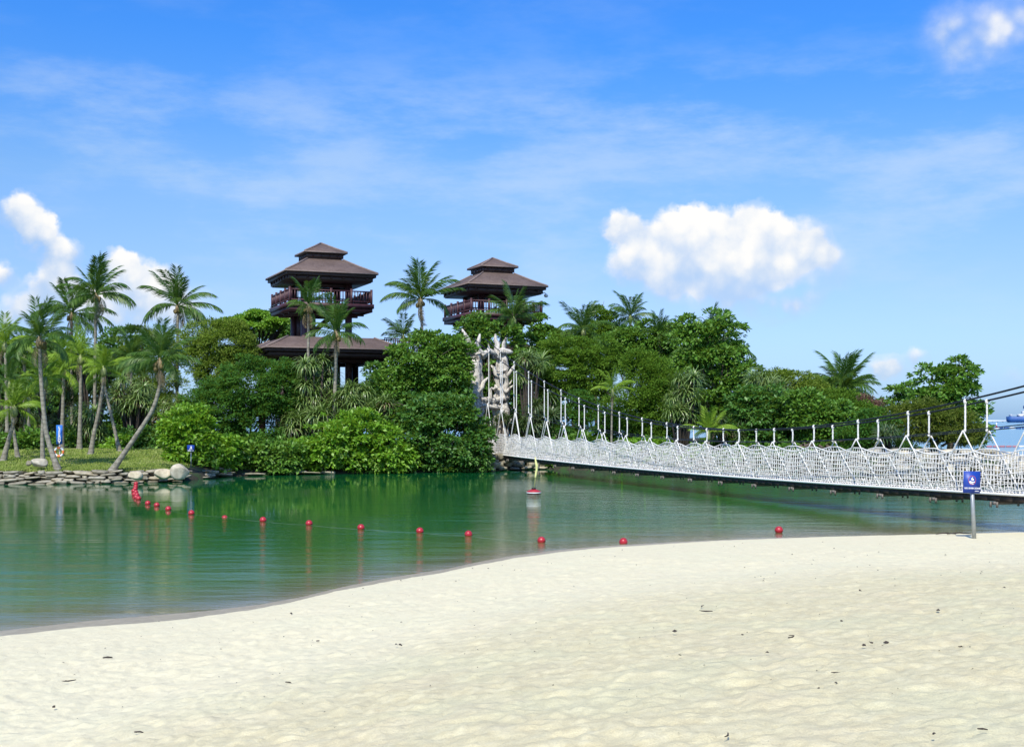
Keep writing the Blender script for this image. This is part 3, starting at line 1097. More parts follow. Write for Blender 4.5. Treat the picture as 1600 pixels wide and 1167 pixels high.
def gate(loc, label, rot=0):
    g = thing('driftwood_gate', label, 'bridge gate', loc)
    g.rotation_euler = (0, 0, rot)
    D0 = 81.8
    base = P(765, 0, D0)
    base[2] = 0

    def Q(px, py, dd=0):
        return P(px, py, D0 + dd) - base
    k = 0
    for nm, pts, r0, r1 in [
        ('trunk', [Q(739, 715), Q(740, 660), Q(741, 618), Q(742, 585), Q(741, 552)], .40, .30),
        ('trunk', [Q(748, 715, .4), Q(747, 650, .4), Q(748, 600, .3), Q(746, 556, .3)], .26, .2),
        ('trunk', [Q(780, 712, 1.2), Q(782, 650, 1.2), Q(780, 600, 1.2), Q(782, 548, 1.2)], .34, .27),
        ('trunk', [Q(790, 712, 1.0), Q(789, 655, 1.0), Q(790, 600, 1.0), Q(788, 550, 1.0)], .24, .18),
        ('trunk', [Q(773, 712, 1.0), Q(774, 672, 1.0), Q(772, 640, 1.0), Q(776, 600, 1.0)], .17, .12),
        ('limb', [Q(740, 556), Q(733, 536), Q(722, 515)], .19, .10),
        ('limb', [Q(746, 556), Q(748, 540), Q(751, 521)], .19, .10),
        ('limb', [Q(779, 560, 1.1), Q(777, 540, 1.1), Q(773, 521, 1.1)], .20, .10),
        ('limb', [Q(786, 560, 1.1), Q(788, 545, 1.1), Q(791, 527, 1.1)], .17, .10),
        ('limb', [Q(745, 618, -.2), Q(753, 604, -.2), Q(760, 589, -.2)], .14, .08),
        ('limb', [Q(738, 640, -.2), Q(731, 618, -.2), Q(722, 606, -.2)], .15, .07),
        ('limb', [Q(739, 600, -.2), Q(731, 588, -.2), Q(720, 572, -.2)], .10, .04),
        ('limb', [Q(789, 592, .9), Q(797, 580, .9), Q(804, 569, .9)], .15, .07),
        ('limb', [Q(783, 592, .9), Q(775, 582, .8), Q(768, 571, .8)], .17, .09),
        ('limb', [Q(789, 626, .9), Q(795, 615, .9), Q(798, 603, .9)], .13, .08),
        ('cross_log', [Q(726, 549, -.3), Q(742, 549, -.3), Q(758, 553, -.1)], .20, .18),
        ('cross_log', [Q(752, 556, 0), Q(765, 546, .4), Q(780, 556, .8)], .17, .15),
        ('cross_log', [Q(780, 547, .8), Q(790, 549, .8), Q(801, 550, .8)], .17, .13),
        ('cross_log', [Q(727, 615, -.2), Q(748, 622, .1), Q(768, 626, .6), Q(796, 622, .9)], .21, .18),
        ('cross_log', [Q(735, 630, -.1), Q(755, 633, .2), Q(775, 636, .7), Q(792, 634, .9)], .18, .14),
        ('limb', [Q(766, 628, .4), Q(765, 612, .4), Q(766, 604, .4)], .11, .07),
        ('limb', [Q(756, 628, .2), Q(757, 640, .2), Q(752, 655, .2)], .13, .06),
        ('limb', [Q(764, 556, .5), Q(762, 546, .5), Q(763, 538, .5)], .11, .06),
    ]:
        k += 1
        log(g, nm, pts, r0 * 1.2, r1 * 1.15, k + 50)
    rs_ = np.random.RandomState(8)
    for k in range(22):
        left = k % 2 == 0
        px = 742 if left else 784
        py = rs_.uniform(548, 690)
        a_ = Q(px + rs_.uniform(-6, 6), py, rs_.uniform(-.4, .2) + (0 if left else 1.0))
        d_ = np.array([rs_.choice([-1, 1]) * rs_.uniform(.25, .6), rs_.uniform(-.45, .1), rs_.uniform(-.15, .5)])
        log(g, 'limb', [a_, a_ + d_ * .55, a_ + d_ * 1.1 + [0, 0, .08]], rs_.uniform(.10, .16), .05, k + 90, 7)
    return g


gate_loc = P(765, 0, 81.8)
gate_loc[2] = 0
gate(gate_loc, 'gnarled bleached white driftwood gate holding the island end of the rope bridge')

# ------------------------------------------------------------------ rope bridge
C_ = -.0339
DB = 74.0


def BX(i):                                                     # near side line
    return (22.745 * i + 6.81) / (1 + C_ * i) / F * (DB * (1 + C_ * i))


P0 = np.array([BX(0), DB])
P1 = np.array([BX(10), DB * (1 + C_ * 10)])
STEP = (P1 - P0) / 10
BL = np.linalg.norm(STEP)
BD = STEP / BL
BN = np.array([-BD[1], BD[0]])
if BN @ np.array([.943, .334]) < 0:
    BN = -BN
WID = .80
zmain = lambda i: .0354312 * i * i - .68650761 * i + 6.0846
zlow = lambda i: .01638079 * i * i - .29447935 * i + 3.5948
zdeck = lambda i: .00245147 * i * i - .03085639 * i + .9134


def bp(i, z, side=0, out=0.0):
    i = np.asarray(i, float)
    off = (side * WID + out * (1 if side else -1))
    xy = P0 + i[..., None] * STEP + BN * off
    return np.concatenate([xy, np.broadcast_to(np.asarray(z, float), i.shape)[..., None]], -1)


I0, I1 = -3.2, 19.6
br = thing('rope_bridge', 'long rope suspension bridge with white net sides crossing the lagoon to the island', 'bridge', (0, 0, 0))
ii = np.linspace(I0, I1, 120)
for s in (0, 1):
    q = MB(); q.tube(bp(ii, zmain(ii), s), .030, 6); q.build('main_cable', M['steel_black'], br)
    q = MB(); q.tube(bp(ii, zlow(ii), s), .016, 5); q.build('hand_cable', M['steel_black'], br)
    q = MB()
    jj = ii[(ii > -2.9)]
    q.tube(bp(jj, zdeck(jj) + .03, s, .10), .042, 6); q.build('edge_rope', M['rope'], br)
    q = MB()
    for k in range(len(jj) - 1):
        q.bar(bp(jj[k], zdeck(jj[k]) - .10, s, .03), bp(jj[k + 1], zdeck(jj[k + 1]) - .10, s, .03), .09, .17)
    q.build('edge_beam', M['beam'], br)
rs = np.random.RandomState(21)
# hangers
for s in (0, 1):
    for i in range(-2, 20):
        zt, za, zd = zmain(i), zlow(i), zdeck(i)
        if za > zt - .15:
            za = zt - .15
        q = MB()
        n = max(4, int((zt - za) / .06))
        tt = np.linspace(0, 1, n)
        sw = rs.normal(0, .02)
        pts = bp(np.full(n, float(i)), zt + (za - zt) * tt, s)
        pts[:, :2] += np.outer(np.sin(tt * math.pi) * sw, BD)
        rr = .026 + .006 * (np.arange(n) % 2)
        q.tube(pts, rr, 6)
        h = q.build('hanger', M['rope_hang'], br)
        q = MB()
        for sg in (-1, 1):
            m_ = 7
            tt = np.linspace(0, 1, m_)
            pl = bp(i + sg * .5 * tt, za + (zd + .05 - za) * tt, s, .055 * tt.mean())
            pl[:, :2] += -BN * (.05 if s == 0 else -.05)
            q.tube(pl, .023, 5)
        q.build('stay', M['rope_hang'], h)
        V, T = ico(1)
        q = MB()
        q.add(V * [.058, .058, .085] + bp(float(i), zt - .03, s), T)
        q.add(V * [.045, .045, .055] + bp(float(i), za, s), T)
        q.build('knot', M['rope_hang'], h)


def net_top(t_):                                               # t_ : offset from the hanger, -0.5..0.5
    a_ = np.abs(t_)
    return 1.27 - .17 * np.sin(np.clip((a_ - .11) / .39, 0, 1) * math.pi / 2)


def net_panel(i, s):
    q = MB()
    nv, nr = 19, 8
    ph = rs.rand() * 6
    bul = lambda t_, f: .05 + .07 * np.sin(f * math.pi) + .03 * np.sin(t_ * 9 + ph) * f
    zj = rs.normal(0, .012, (nv + 1, nr + 1))
    tj = rs.normal(0, .0060, (nv + 1, nr + 1))
    tt = (np.linspace(-.5, .5, nv + 1))[:, None] + tj
    ff = np.linspace(0, 1, nr + 1)[None, :]
    hgt = net_top(tt)
    zz = zdeck(i + tt) + .03 + ff * hgt + zj * (ff > 0) * (ff < 1)
    oo = bul(tt, ff)
    G = np.zeros((nv + 1, nr + 1, 3))
    for k in range(nv + 1):
        for r_ in range(nr + 1):
            p_ = P0 + (i + tt[k, r_]) * STEP
            off = -oo[k, r_] if s == 0 else WID + oo[k, r_]
            G[k, r_, :2] = p_ + BN * off
            G[k, r_, 2] = zz[k, r_]
    for k in range(nv):
        q.tube(G[k], .0135, 3, False)
    for r_ in range(1, nr):
        q.tube(G[:, r_], .0125, 3, False)
    q.tube(G[:, nr], .020, 4, False)
    # lashings along the deck edge
    for k in range(0, nv):
        a_ = G[k, 0].copy()
        b2 = a_.copy()
        b2[:2] += BD * rs.normal(0, .05)
        b2[2] += rs.uniform(.07, .2)
        q.tube([a_, (a_ + b2) / 2 + rs.normal(0, .02, 3), b2], .015, 3, False)
    return q


for s in (0, 1):
    for i in range(-2, 20):
        net_panel(i, s).build('net_panel', M['rope'], br)
# cross brackets and deck planks
for i in range(-2, 20):
    for k, off in enumerate((.5,)):
        x = i + off
        q = MB()
        q.bar(bp(x, zdeck(x) - .24, 0, .12), bp(x, zdeck(x) - .24, 1, .12), .10, .09)
        for s in (0, 1):
            q.bar(bp(x - .05, zdeck(x) - .20, s, .10), bp(x - .05, zdeck(x) - .36, s, .10), .05, .05)
            q.bar(bp(x + .05, zdeck(x) - .20, s, .10), bp(x + .05, zdeck(x) - .36, s, .10), .05, .05)
        q.build('cross_bracket', M['bracket'], br)
pb = MB()
pb.box((0, 0, 0), (BL / 12 - .025, WID - .02, .045))
plank_me = mesh_np('plank', np.concatenate(pb.V), None, M['plank'], False, np.concatenate(pb.Q))
for k in range(int((I1 + 2.9) * 12)):
    x = -2.9 + (k + .5) / 12
    o = link('plank', plank_me, br)
    c = bp(x, zdeck(x) + .005, 0)
    o.location = (c[0] + BN[0] * WID / 2, c[1] + BN[1] * WID / 2, c[2])
    sl = (zdeck(x + .1) - zdeck(x - .1)) / (.2 * BL)
    o.rotation_euler = (0, -math.atan(sl), math.atan2(BD[1], BD[0]))

# ------------------------------------------------------------------ foliage
def leaves_mesh(name, C, Dr, Nr, L, Wd, mat, shape='rhomb'):
    """C centres(base), Dr direction, Nr approx normal, L length, Wd width (arrays)"""
    Dr = Dr / (np.linalg.norm(Dr, axis=1)[:, None] + 1e-9)
    Sd = np.cross(Dr, Nr)
    Sd /= np.linalg.norm(Sd, axis=1)[:, None] + 1e-9
    Nn = np.cross(Sd, Dr)
    L = L[:, None]
    Wd = Wd[:, None]
    v0 = C
    mid = C + Dr * L * .5
    v1 = mid + Sd * Wd * .5 + Nn * Wd * .16
    v3 = mid - Sd * Wd * .5 + Nn * Wd * .16
    v2 = C + Dr * L - Nn * L * .12
    V = np.stack([v0, v1, v2, v3], 1).reshape(-1, 3)
    n = len(C)
    b = np.arange(n)[:, None] * 4
    T = np.concatenate([b + [0, 1, 2], b + [0, 2, 3]], 1).reshape(-1, 3)
    return mesh_np(name, V, T, mat)


def crown_points(blobs, rs, dens, tuft_r, per, flat=.6, inner=.12):
    """blobs: (cx,cy,cz,rx,ry,rz). tufts over each blob's skin, leaves over each tuft's skin."""
    C = []; Dn = []; Nn = []
    B = np.array(blobs)
    for bi, (cx, cy, cz, rx, ry, rz) in enumerate(B):
        area = 4 * math.pi * ((rx * rz) ** 1.6 / 3 + (rx * ry) ** 1.6 / 3 + (ry * rz) ** 1.6 / 3) ** (1 / 1.6)
        nt = max(5, int(area * dens / (tuft_r ** 2)))
        u = rs.normal(0, 1, (nt * 2, 3))
        u /= np.linalg.norm(u, axis=1)[:, None]
        u = u[(u[:, 2] > -.75) | (rs.rand(len(u)) < .3)]
        u = u[(u[:, 1] < .35) | (rs.rand(len(u)) < .45)][:nt]      # a little denser on the side facing the camera
        k = rs.rand(len(u)) < inner
        rad = np.where(k, rs.uniform(.3, .7, len(u)), .98 + rs.normal(0, .13, len(u)))
        shoot = (rs.rand(len(u)) < .13) & (u[:, 2] > -.2)
        rad = np.where(shoot, rs.uniform(1.1, 1.34, len(u)), rad)
        tc_ = np.array([cx, cy, cz]) + u * rad[:, None] * np.array([rx, ry, rz])
        hole = vnoise(tc_[:, 0] * .75 + tc_[:, 1] * .33 + 11, tc_[:, 2] * .85 + tc_[:, 1] * .41 + 7)
        ok = (hole > .27) | (rs.rand(len(u)) < .25)
        for bj, o in enumerate(B):
            if bj != bi:
                d = np.linalg.norm((tc_ - o[:3]) / o[3:], axis=1)
                ok &= ~((d < .62) & (rs.rand(len(u)) < .85))
        tc_, u = tc_[ok], u[ok]
        nt = len(tc_)
        if not nt:
            continue
        tr = tuft_r * rs.uniform(.45, 1.5, nt) * np.where(shoot[ok], .55, 1.0)
        npt = np.maximum(6, (per * (tr / tuft_r) ** 2 * rs.uniform(.7, 1.2, nt))).astype(int)
        idx = np.repeat(np.arange(nt), npt)
        v = rs.normal(0, 1, (len(idx), 3))
        v /= np.linalg.norm(v, axis=1)[:, None]
        v[:, 2] = np.where(v[:, 2] < -.25, -v[:, 2], v[:, 2])
        r_ = tr[idx] * rs.uniform(.45, 1.05, len(idx))
        pos = tc_[idx] + v * r_[:, None] * np.array([1, 1, flat])
        outw = v * .7 + u[idx] * .45 + rs.normal(0, .45, v.shape)
        outw[:, 2] -= .15
        nn = v * .5 + u[idx] * .35 + rs.normal(0, .38, v.shape)
        nn[:, 2] += .65
        C.append(pos); Dn.append(outw); Nn.append(nn)
    return np.concatenate(C), np.concatenate(Dn), np.concatenate(Nn)


KINDS = {  # leaf length, width, tuft radius, leaves per tuft, density, flat
    'broad': (.27, .15, .44, 50, .84, .5),
    'big': (.31, .18, .54, 46, .72, .42),
    'fine': (.19, .075, .40, 76, .98, .55),
    'feather': (.21, .06, .36, 66, 1.1, .85),
}
leaf_total = 0


def plant(label, cat, kind, mat, D, blobs, seed, name='tree', ry=.8, stems=3, base=None, group=None, lscale=1.0, dscale=1.0, bark='bark', inner=.12):
    """blobs in the photograph's pixels: (px, py, rx, ry[, dD])"""
    global leaf_total
    rs_ = np.random.RandomState(seed)
    k = F / D
    bl = []
    for b in blobs:
        dD = b[4] if len(b) > 4 else 0
        c = P(b[0], b[1], D + dD)
        rx_, rz_ = b[2] / k, b[3] / k
        bl.append((c[0], c[1], c[2], rx_, max(.5, (rx_ + rz_) / 2 * ry), rz_))
    B = np.array(bl)
    bx = (B[:, 0] * B[:, 3]).sum() / B[:, 3].sum() if base is None else P(base, 0, D)[0]
    by = D
    bz = float(ground_z(np.array(bx), np.array(by)))
    t = thing(name, label, cat, (bx, by, bz), group)
    L0, W0, tr, per, dens, flat = KINDS[kind]
    C, Dn, Nn = crown_points(bl, rs_, dens * dscale, tr, per, flat, inner)
    n = len(C)
    g = ground_z(C[:, 0], C[:, 1])
    k_ = C[:, 2] > np.maximum(g, .06)
    C, Dn, Nn = C[k_], Dn[k_], Nn[k_]
    n = len(C)
    leaf_total += n
    sz = rs_.uniform(.65, 1.25, n) * lscale
    me = leaves_mesh('crown', C - [bx, by, bz], Dn, Nn, L0 * sz, W0 * sz * rs_.uniform(.8, 1.2, n), M[mat])
    link('crown', me, t)
    q = MB()
    top = B[np.argsort(-B[:, 5] * B[:, 3])]
    for s_ in range(stems):
        x0 = rs_.normal(0, .18)
        q.tube([(x0, rs_.normal(0, .15), -.3), (x0 * 1.4, 0, max(.4, (B[:, 2].min() - bz) * .5)),
                (top[s_ % len(top), 0] - bx, top[s_ % len(top), 1] - by, top[s_ % len(top), 2] - bz)], [.14, .11, .03], 6)
    for b in bl:
        o_ = np.array(b[:3]) - [bx, by, bz]
        j = np.array([o_[0] * .25, o_[1] * .25, max(.3, o_[2] * .45)])
        q.tube([j, (j + o_) / 2 + rs_.normal(0, .15, 3), o_], [.08, .06, .03], 5)
        for z_ in range(4):
            e = o_ + rs_.normal(0, .55, 3) * np.array(b[3:])
            q.tube([o_, (o_ + e) / 2 + [0, 0, .1], e], [.035, .025, .01], 4)
    q.build('trunk', M[bark], t, smooth=True)
    return t


# ---- centre and right woodland (front to back)
plant('bright green broadleaf shrub spilling over the bank beside the tallest boulder', 'shrub', 'broad', 'broad_bright', 68.4,
      [(298, 688, 38, 42), (272, 672, 18, 20), (325, 716, 34, 24), (290, 718, 24, 18), (345, 706, 22, 24)], 1, 'shrub')
plant('low green broadleaf shrub at the waterline under the dark feathery tree', 'shrub', 'broad', 'broad_mid', 70.4,
      [(385, 716, 40, 26), (425, 720, 38, 23), (370, 728, 30, 14), (450, 712, 24, 24)], 2, 'shrub')
plant('bright yellow green shrub at the waterline below the strap leaved clump', 'shrub', 'broad', 'broad_bright', 71.6,
      [(482, 712, 34, 26), (515, 695, 34, 34), (540, 719, 30, 24), (500, 728, 28, 14), (470, 727, 22, 13)], 3, 'shrub')
plant('brightest lime green shrub at the waterline right of the slim palm trunk', 'shrub', 'broad', 'broad_bright', 72.4,
      [(565, 682, 38, 34), (598, 704, 34, 36), (575, 722, 30, 20), (545, 668, 20, 18), (622, 722, 24, 20)], 4, 'shrub')
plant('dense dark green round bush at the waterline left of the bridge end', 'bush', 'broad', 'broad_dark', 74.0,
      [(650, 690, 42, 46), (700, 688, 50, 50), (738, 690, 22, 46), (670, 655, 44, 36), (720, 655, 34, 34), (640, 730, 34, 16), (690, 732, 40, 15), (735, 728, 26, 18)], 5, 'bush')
plant('large domed broadleaf tree between the two towers left of the driftwood gate', 'tree', 'broad', 'broad_mid', 78.5,
      [(665, 575, 52, 42), (630, 610, 40, 44), (700, 600, 32, 40), (690, 545, 30, 22), (715, 565, 18, 26), (650, 640, 52, 34), (645, 545, 24, 18), (705, 640, 28, 34)], 6)
plant('dark feathery leaved tree left of the strap leaved clump', 'tree', 'fine', 'fine_dark', 75.5,
      [(395, 610, 52, 44), (345, 645, 48, 46), (432, 615, 30, 48), (405, 665, 52, 42), (440, 665, 24, 40), (320, 640, 28, 34), (372, 582, 20, 14), (432, 586, 24, 20), (350, 685, 44, 22)], 7)
plant('airy olive green feathery tree behind the leaning palm', 'tree', 'feather', 'fine_olive', 82,
      [(352, 540, 38, 34), (325, 520, 24, 18), (378, 565, 26, 26), (320, 560, 30, 26), (345, 585, 34, 24), (305, 535, 18, 20)], 8, base=330, stems=2, bark='bark_dark')
plant('thin olive feathery tree behind the crown of the leaning palm', 'tree', 'feather', 'fine_olive', 86,
      [(222, 540, 30, 24), (205, 565, 30, 24), (255, 590, 28, 22), (280, 545, 20, 20), (240, 620, 26, 18)], 9, base=215, stems=2, bark='bark_dark', dscale=.8)
plant('dark round treetop far behind between the left palms', 'tree', 'broad', 'broad_dark', 98,
      [(190, 540, 26, 24), (175, 560, 28, 26), (212, 556, 20, 20)], 10)


def umbrella_tree():
    t = thing('tree', 'flat topped umbrella tree with bare dark branches left of the nearer tower', 'tree', P(408, 640, 99) * [1, 1, 0] + [0, 0, 1.6])
    o0 = np.array(t.location)
    rs_ = np.random.RandomState(5)
    tips = []
    q = MB()
    trunk_top = P(406, 548, 99) - o0
    q.tube([(0, 0, -.3), (0, 0, 3), trunk_top], [.22, .18, .13], 7)
    for (px, py, rx) in [(365, 505, 14), (385, 498, 18), (405, 492, 18), (425, 497, 20), (440, 505, 14), (372, 517, 12), (395, 510, 16), (428, 513, 16), (412, 503, 16), (450, 500, 10)]:
        e = P(px, py + 5, 99 + rs_.uniform(-1.5, 1.5)) - o0
        q.tube([trunk_top * [1, 1, .93], (trunk_top + e) / 2 + [0, 0, -.25], e], [.09, .06, .03], 5)
        for s_ in range(4):
            e2 = e + rs_.normal(0, 1, 3) * [.45, .4, .08] + [0, 0, .1]
            q.tube([(trunk_top + e) / 2 + [0, 0, -.25] + rs_.normal(0, .08, 3), (e + e2) / 2 - [0, 0, .08], e2], [.04, .03, .012], 4)
        c = P(px, py, 99)
        tips.append((c[0], o0[1] + e[1], c[2], rx / F * 99, .8, .22))
    q.build('trunk', M['bark_dark'], t, smooth=True)
    C, Dn, Nn = crown_points(tips, rs_, .9, .40, 44, .4)
    n = len(C)
    link('crown', leaves_mesh('crown', C - o0, Dn, Nn, .24 * rs_.uniform(.7, 1.2, n), .14 * rs_.uniform(.8, 1.2, n), M['broad_bright']), t)


umbrella_tree()
plant('dark tree behind the umbrella tree at the left of the nearer tower', 'tree', 'broad', 'broad_dark', 104,
      [(435, 515, 26, 24), (420, 540, 30, 22), (450, 540, 20, 30)], 12)
plant('leafy tree with pale young shoots in front of the farther tower balcony', 'tree', 'broad', 'broad_mid', 87,
      [(757, 516, 20, 12), (785, 516, 18, 12), (738, 530, 20, 13), (770, 534, 30, 16), (752, 497, 8, 6), (722, 516, 9, 6), (800, 540, 24, 24), (765, 560, 30, 24)], 13, dscale=.8)
plant('mid green tree right of the farther tower below its balcony', 'tree', 'broad', 'broad_mid', 92,
      [(850, 528, 18, 18), (843, 508, 8, 12), (862, 538, 24, 20), (835, 550, 26, 28), (825, 585, 30, 30)], 14)
plant('yellow green feathery domed tree above the left part of the bridge net', 'tree', 'fine', 'fine_mid', 84,
      [(875, 580, 42, 34), (915, 585, 34, 40), (860, 600, 26, 24), (885, 550, 34, 24), (930, 610, 24, 30), (900, 560, 36, 22), (945, 560, 24, 26)], 15)
plant('round dark treetop between the two palms right of the farther tower', 'tree', 'fine', 'fine_mid', 99,
      [(937, 500, 22, 18), (930, 520, 26, 20), (955, 530, 30, 20), (915, 535, 30, 18)], 16)
plant('glossy broadleaf tree on the skyline beneath the wispy palm', 'tree', 'broad', 'broad_mid', 95,
      [(985, 535, 34, 22), (1020, 530, 32, 24), (1000, 555, 36, 24), (960, 555, 26, 24), (1050, 545, 30, 32), (1035, 570, 30, 30)], 17)
plant('soft feathery green tree leaning right of the small yellow palm', 'tree', 'feather', 'fine_mid', 79,
      [(1010, 605, 38, 42), (985, 640, 34, 34), (1030, 640, 30, 38), (1000, 580, 28, 28), (1040, 610, 20, 30), (1020, 670, 34, 24)], 18)
plant('dark feathery bush behind the bridge under the yellow green tree', 'bush', 'fine', 'fine_dark', 80.5,
      [(880, 668, 34, 30), (925, 672, 34, 30), (965, 680, 34, 30), (905, 640, 30, 22), (860, 690, 28, 22), (1000, 690, 30, 22), (910, 700, 60, 18)], 19, 'bush')
plant('tall tiered broadleaf tree with dark hollows on the right skyline', 'tree', 'big', 'broad_mid', 84,
      [(1105, 505, 36, 14), (1130, 522, 34, 13), (1090, 530, 36, 14), (1140, 550, 32, 12), (1105, 560, 38, 13), (1080, 585, 30, 16), (1125, 608, 38, 12), (1100, 620, 28, 10),
       (1160, 590, 26, 20), (1155, 640, 32, 16), (1165, 620, 24, 24)], 20, inner=.05)
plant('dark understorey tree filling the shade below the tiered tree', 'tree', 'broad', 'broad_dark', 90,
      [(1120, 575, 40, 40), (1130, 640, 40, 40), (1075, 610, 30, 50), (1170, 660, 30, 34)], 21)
plant('broad dark green bush behind the bridge, left half of the long hedge', 'bush', 'broad', 'broad_dark', 74.5,
      [(1185, 655, 36, 40), (1225, 650, 38, 42), (1200, 690, 44, 28), (1240, 690, 30, 24), (1150, 690, 34, 26), (1165, 630, 24, 24)], 22, 'bush')
plant('broad green bush behind the bridge, right half of the long hedge', 'bush', 'broad', 'broad_mid', 72.5,
      [(1275, 660, 34, 36), (1312, 668, 34, 34), (1255, 635, 28, 24), (1290, 695, 40, 22), (1340, 680, 28, 26)], 23, 'bush')
plant('light olive feathery shrub left of the wide date palm', 'shrub', 'feather', 'fine_olive', 79,
      [(1240, 600, 26, 20), (1262, 612, 24, 18), (1215, 605, 22, 22), (1285, 625, 26, 16)], 24, 'shrub', dscale=.9)
plant('soft green feathery shrub under the wide date palm', 'shrub', 'feather', 'fine_mid', 77,
      [(1310, 635, 28, 20), (1340, 655, 30, 20), (1365, 665, 28, 22), (1290, 650, 24, 20)], 25, 'shrub')
plant('pink flowering bougainvillea bush right of the wide date palm', 'bush', 'feather', 'pink', 80,
      [(1348, 634, 20, 9), (1366, 640, 14, 8), (1332, 640, 12, 7)], 26, 'bush')
plant('sparse light green sapling right of the pink bush', 'tree', 'broad', 'broad_mid', 84,
      [(1402, 617, 14, 8), (1415, 608, 7, 6), (1390, 630, 20, 10), (1420, 640, 26, 16), (1385, 645, 24, 16)], 27, dscale=.7)
plant('tall two headed broadleaf tree at the right tip of the island', 'tree', 'big', 'broad_mid', 75,
      [(1457, 587, 22, 15), (1500, 590, 21, 24), (1475, 610, 34, 22), (1450, 625, 22, 16), (1505, 630, 20, 28), (1480, 645, 30, 24), (1518, 665, 20, 30), (1500, 573, 10, 10)], 28)
plant('brownish feathery bush on the island tip under the two headed tree', 'bush', 'feather', 'fine_brown', 69.5,
      [(1425, 668, 32, 28), (1462, 668, 34, 28), (1498, 672, 26, 26), (1405, 655, 22, 16), (1450, 645, 26, 14), (1520, 685, 16, 18)], 29, 'bush')
plant('dark feathery bush behind the bridge between the hedge and the island tip', 'bush', 'fine', 'fine_dark', 68.5,
      [(1368, 672, 30, 26), (1345, 690, 30, 22), (1392, 690, 30, 20)], 30, 'bush')
plant('low bush along the bank seen through the left part of the net', 'bush', 'broad', 'broad_mid', 78.5,
      [(900, 712, 40, 24), (950, 716, 40, 24), (860, 710, 24, 16)], 31, 'bush')
plant('low bush along the bank seen through the middle of the net', 'bush', 'broad', 'broad_bright', 75.5,
      [(1010, 716, 40, 26), (1060, 718, 40, 26), (1105, 722, 34, 26)], 32, 'bush')
plant('low bush along the bank seen through the right part of the net', 'bush', 'broad', 'broad_mid', 71,
      [(1165, 724, 40, 26), (1220, 728, 42, 26), (1275, 730, 42, 26), (1325, 730, 36, 26), (1370, 728, 30, 24)], 33, 'bush')
plant('dark tree behind the pandanus right of the driftwood gate', 'tree', 'broad', 'broad_dark', 88,
      [(830, 640, 34, 44), (800, 610, 24, 40), (850, 600, 24, 40), (815, 570, 28, 30), (850, 680, 30, 34), (745, 560, 20, 60), (760, 620, 24, 50)], 34)
plant('dark tree under the roof between the slim palms and the domed tree', 'tree', 'broad', 'broad_dark', 82.5,
      [(600, 625, 28, 34), (560, 640, 30, 30), (520, 640, 40, 34), (480, 620, 30, 40), (590, 590, 14, 16)], 35)
# ---- left: screen behind the lawn
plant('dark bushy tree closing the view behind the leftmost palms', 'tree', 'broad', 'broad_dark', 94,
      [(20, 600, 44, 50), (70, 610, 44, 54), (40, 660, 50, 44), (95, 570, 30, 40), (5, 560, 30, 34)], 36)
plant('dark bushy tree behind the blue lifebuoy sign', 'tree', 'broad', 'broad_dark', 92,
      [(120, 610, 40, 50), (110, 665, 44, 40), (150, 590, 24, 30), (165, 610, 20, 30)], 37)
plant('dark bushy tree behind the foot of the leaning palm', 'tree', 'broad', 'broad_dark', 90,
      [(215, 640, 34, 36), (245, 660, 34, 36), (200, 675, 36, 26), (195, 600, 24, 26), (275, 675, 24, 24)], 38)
plant('low leafy green shrub on the lawn edge left of the straight palm', 'shrub', 'broad', 'broad_mid', 74,
      [(42, 688, 24, 18), (62, 696, 20, 14), (20, 698, 22, 12)], 39, 'shrub')
plant('low dark shrub at the back of the lawn beside the lifebuoy sign', 'shrub', 'broad', 'broad_dark', 78,
      [(110, 690, 24, 14), (135, 688, 20, 14), (165, 690, 26, 14)], 40, 'shrub')
plant('small lime shrub at the base of the bent inner palm', 'shrub', 'broad', 'broad_bright', 76,
      [(180, 695, 12, 8), (188, 688, 9, 7)], 41, 'shrub')
plant('dark shrub at the back of the lawn right of the leaning palm', 'shrub', 'broad', 'broad_dark', 77,
      [(215, 688, 26, 14), (245, 686, 24, 18)], 42, 'shrub')


# ------------------------------------------------------------------ pandanus
def rosette_mesh(seed, mat, n=46, L=1.0, wdt=.05, droop=1.0):
    rs_ = np.random.RandomState(seed)
    V = []; T = []
    for k in range(n):
        az = k * 2.39996
        el = R(80) - (k / n) * R(95) + rs_.normal(0, .12)
        ln = L * rs_.uniform(.7, 1.1)
        p_ = np.zeros(3)
        sd_ = np.array([-math.sin(az), math.cos(az), 0])
        b = len(V)
        seg = 4
        for s_ in range(seg + 1):
            f = s_ / seg
            wv_ = wdt * (1 - f ** 2) * .5 + .004
            V.append(p_ - sd_ * wv_); V.append(p_ + sd_ * wv_)
            e = el - droop * f ** 1.3 * R(115)
            p_ = p_ + ln / seg * np.array([math.cos(az) * math.cos(e), math.sin(az) * math.cos(e), math.sin(e)])
        for s_ in range(seg):
            a0 = b + s_ * 2
            T += [[a0, a0 + 1, a0 + 3], [a0, a0 + 3, a0 + 2]]
    return mesh_np('leaf_rosette', np.array(V), T, mat)


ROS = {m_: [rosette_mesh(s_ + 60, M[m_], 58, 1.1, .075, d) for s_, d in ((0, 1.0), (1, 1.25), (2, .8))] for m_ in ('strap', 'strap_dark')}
ROSD = [rosette_mesh(80 + k, M['dry'], 26, .8, .06, 1.7) for k in range(2)]


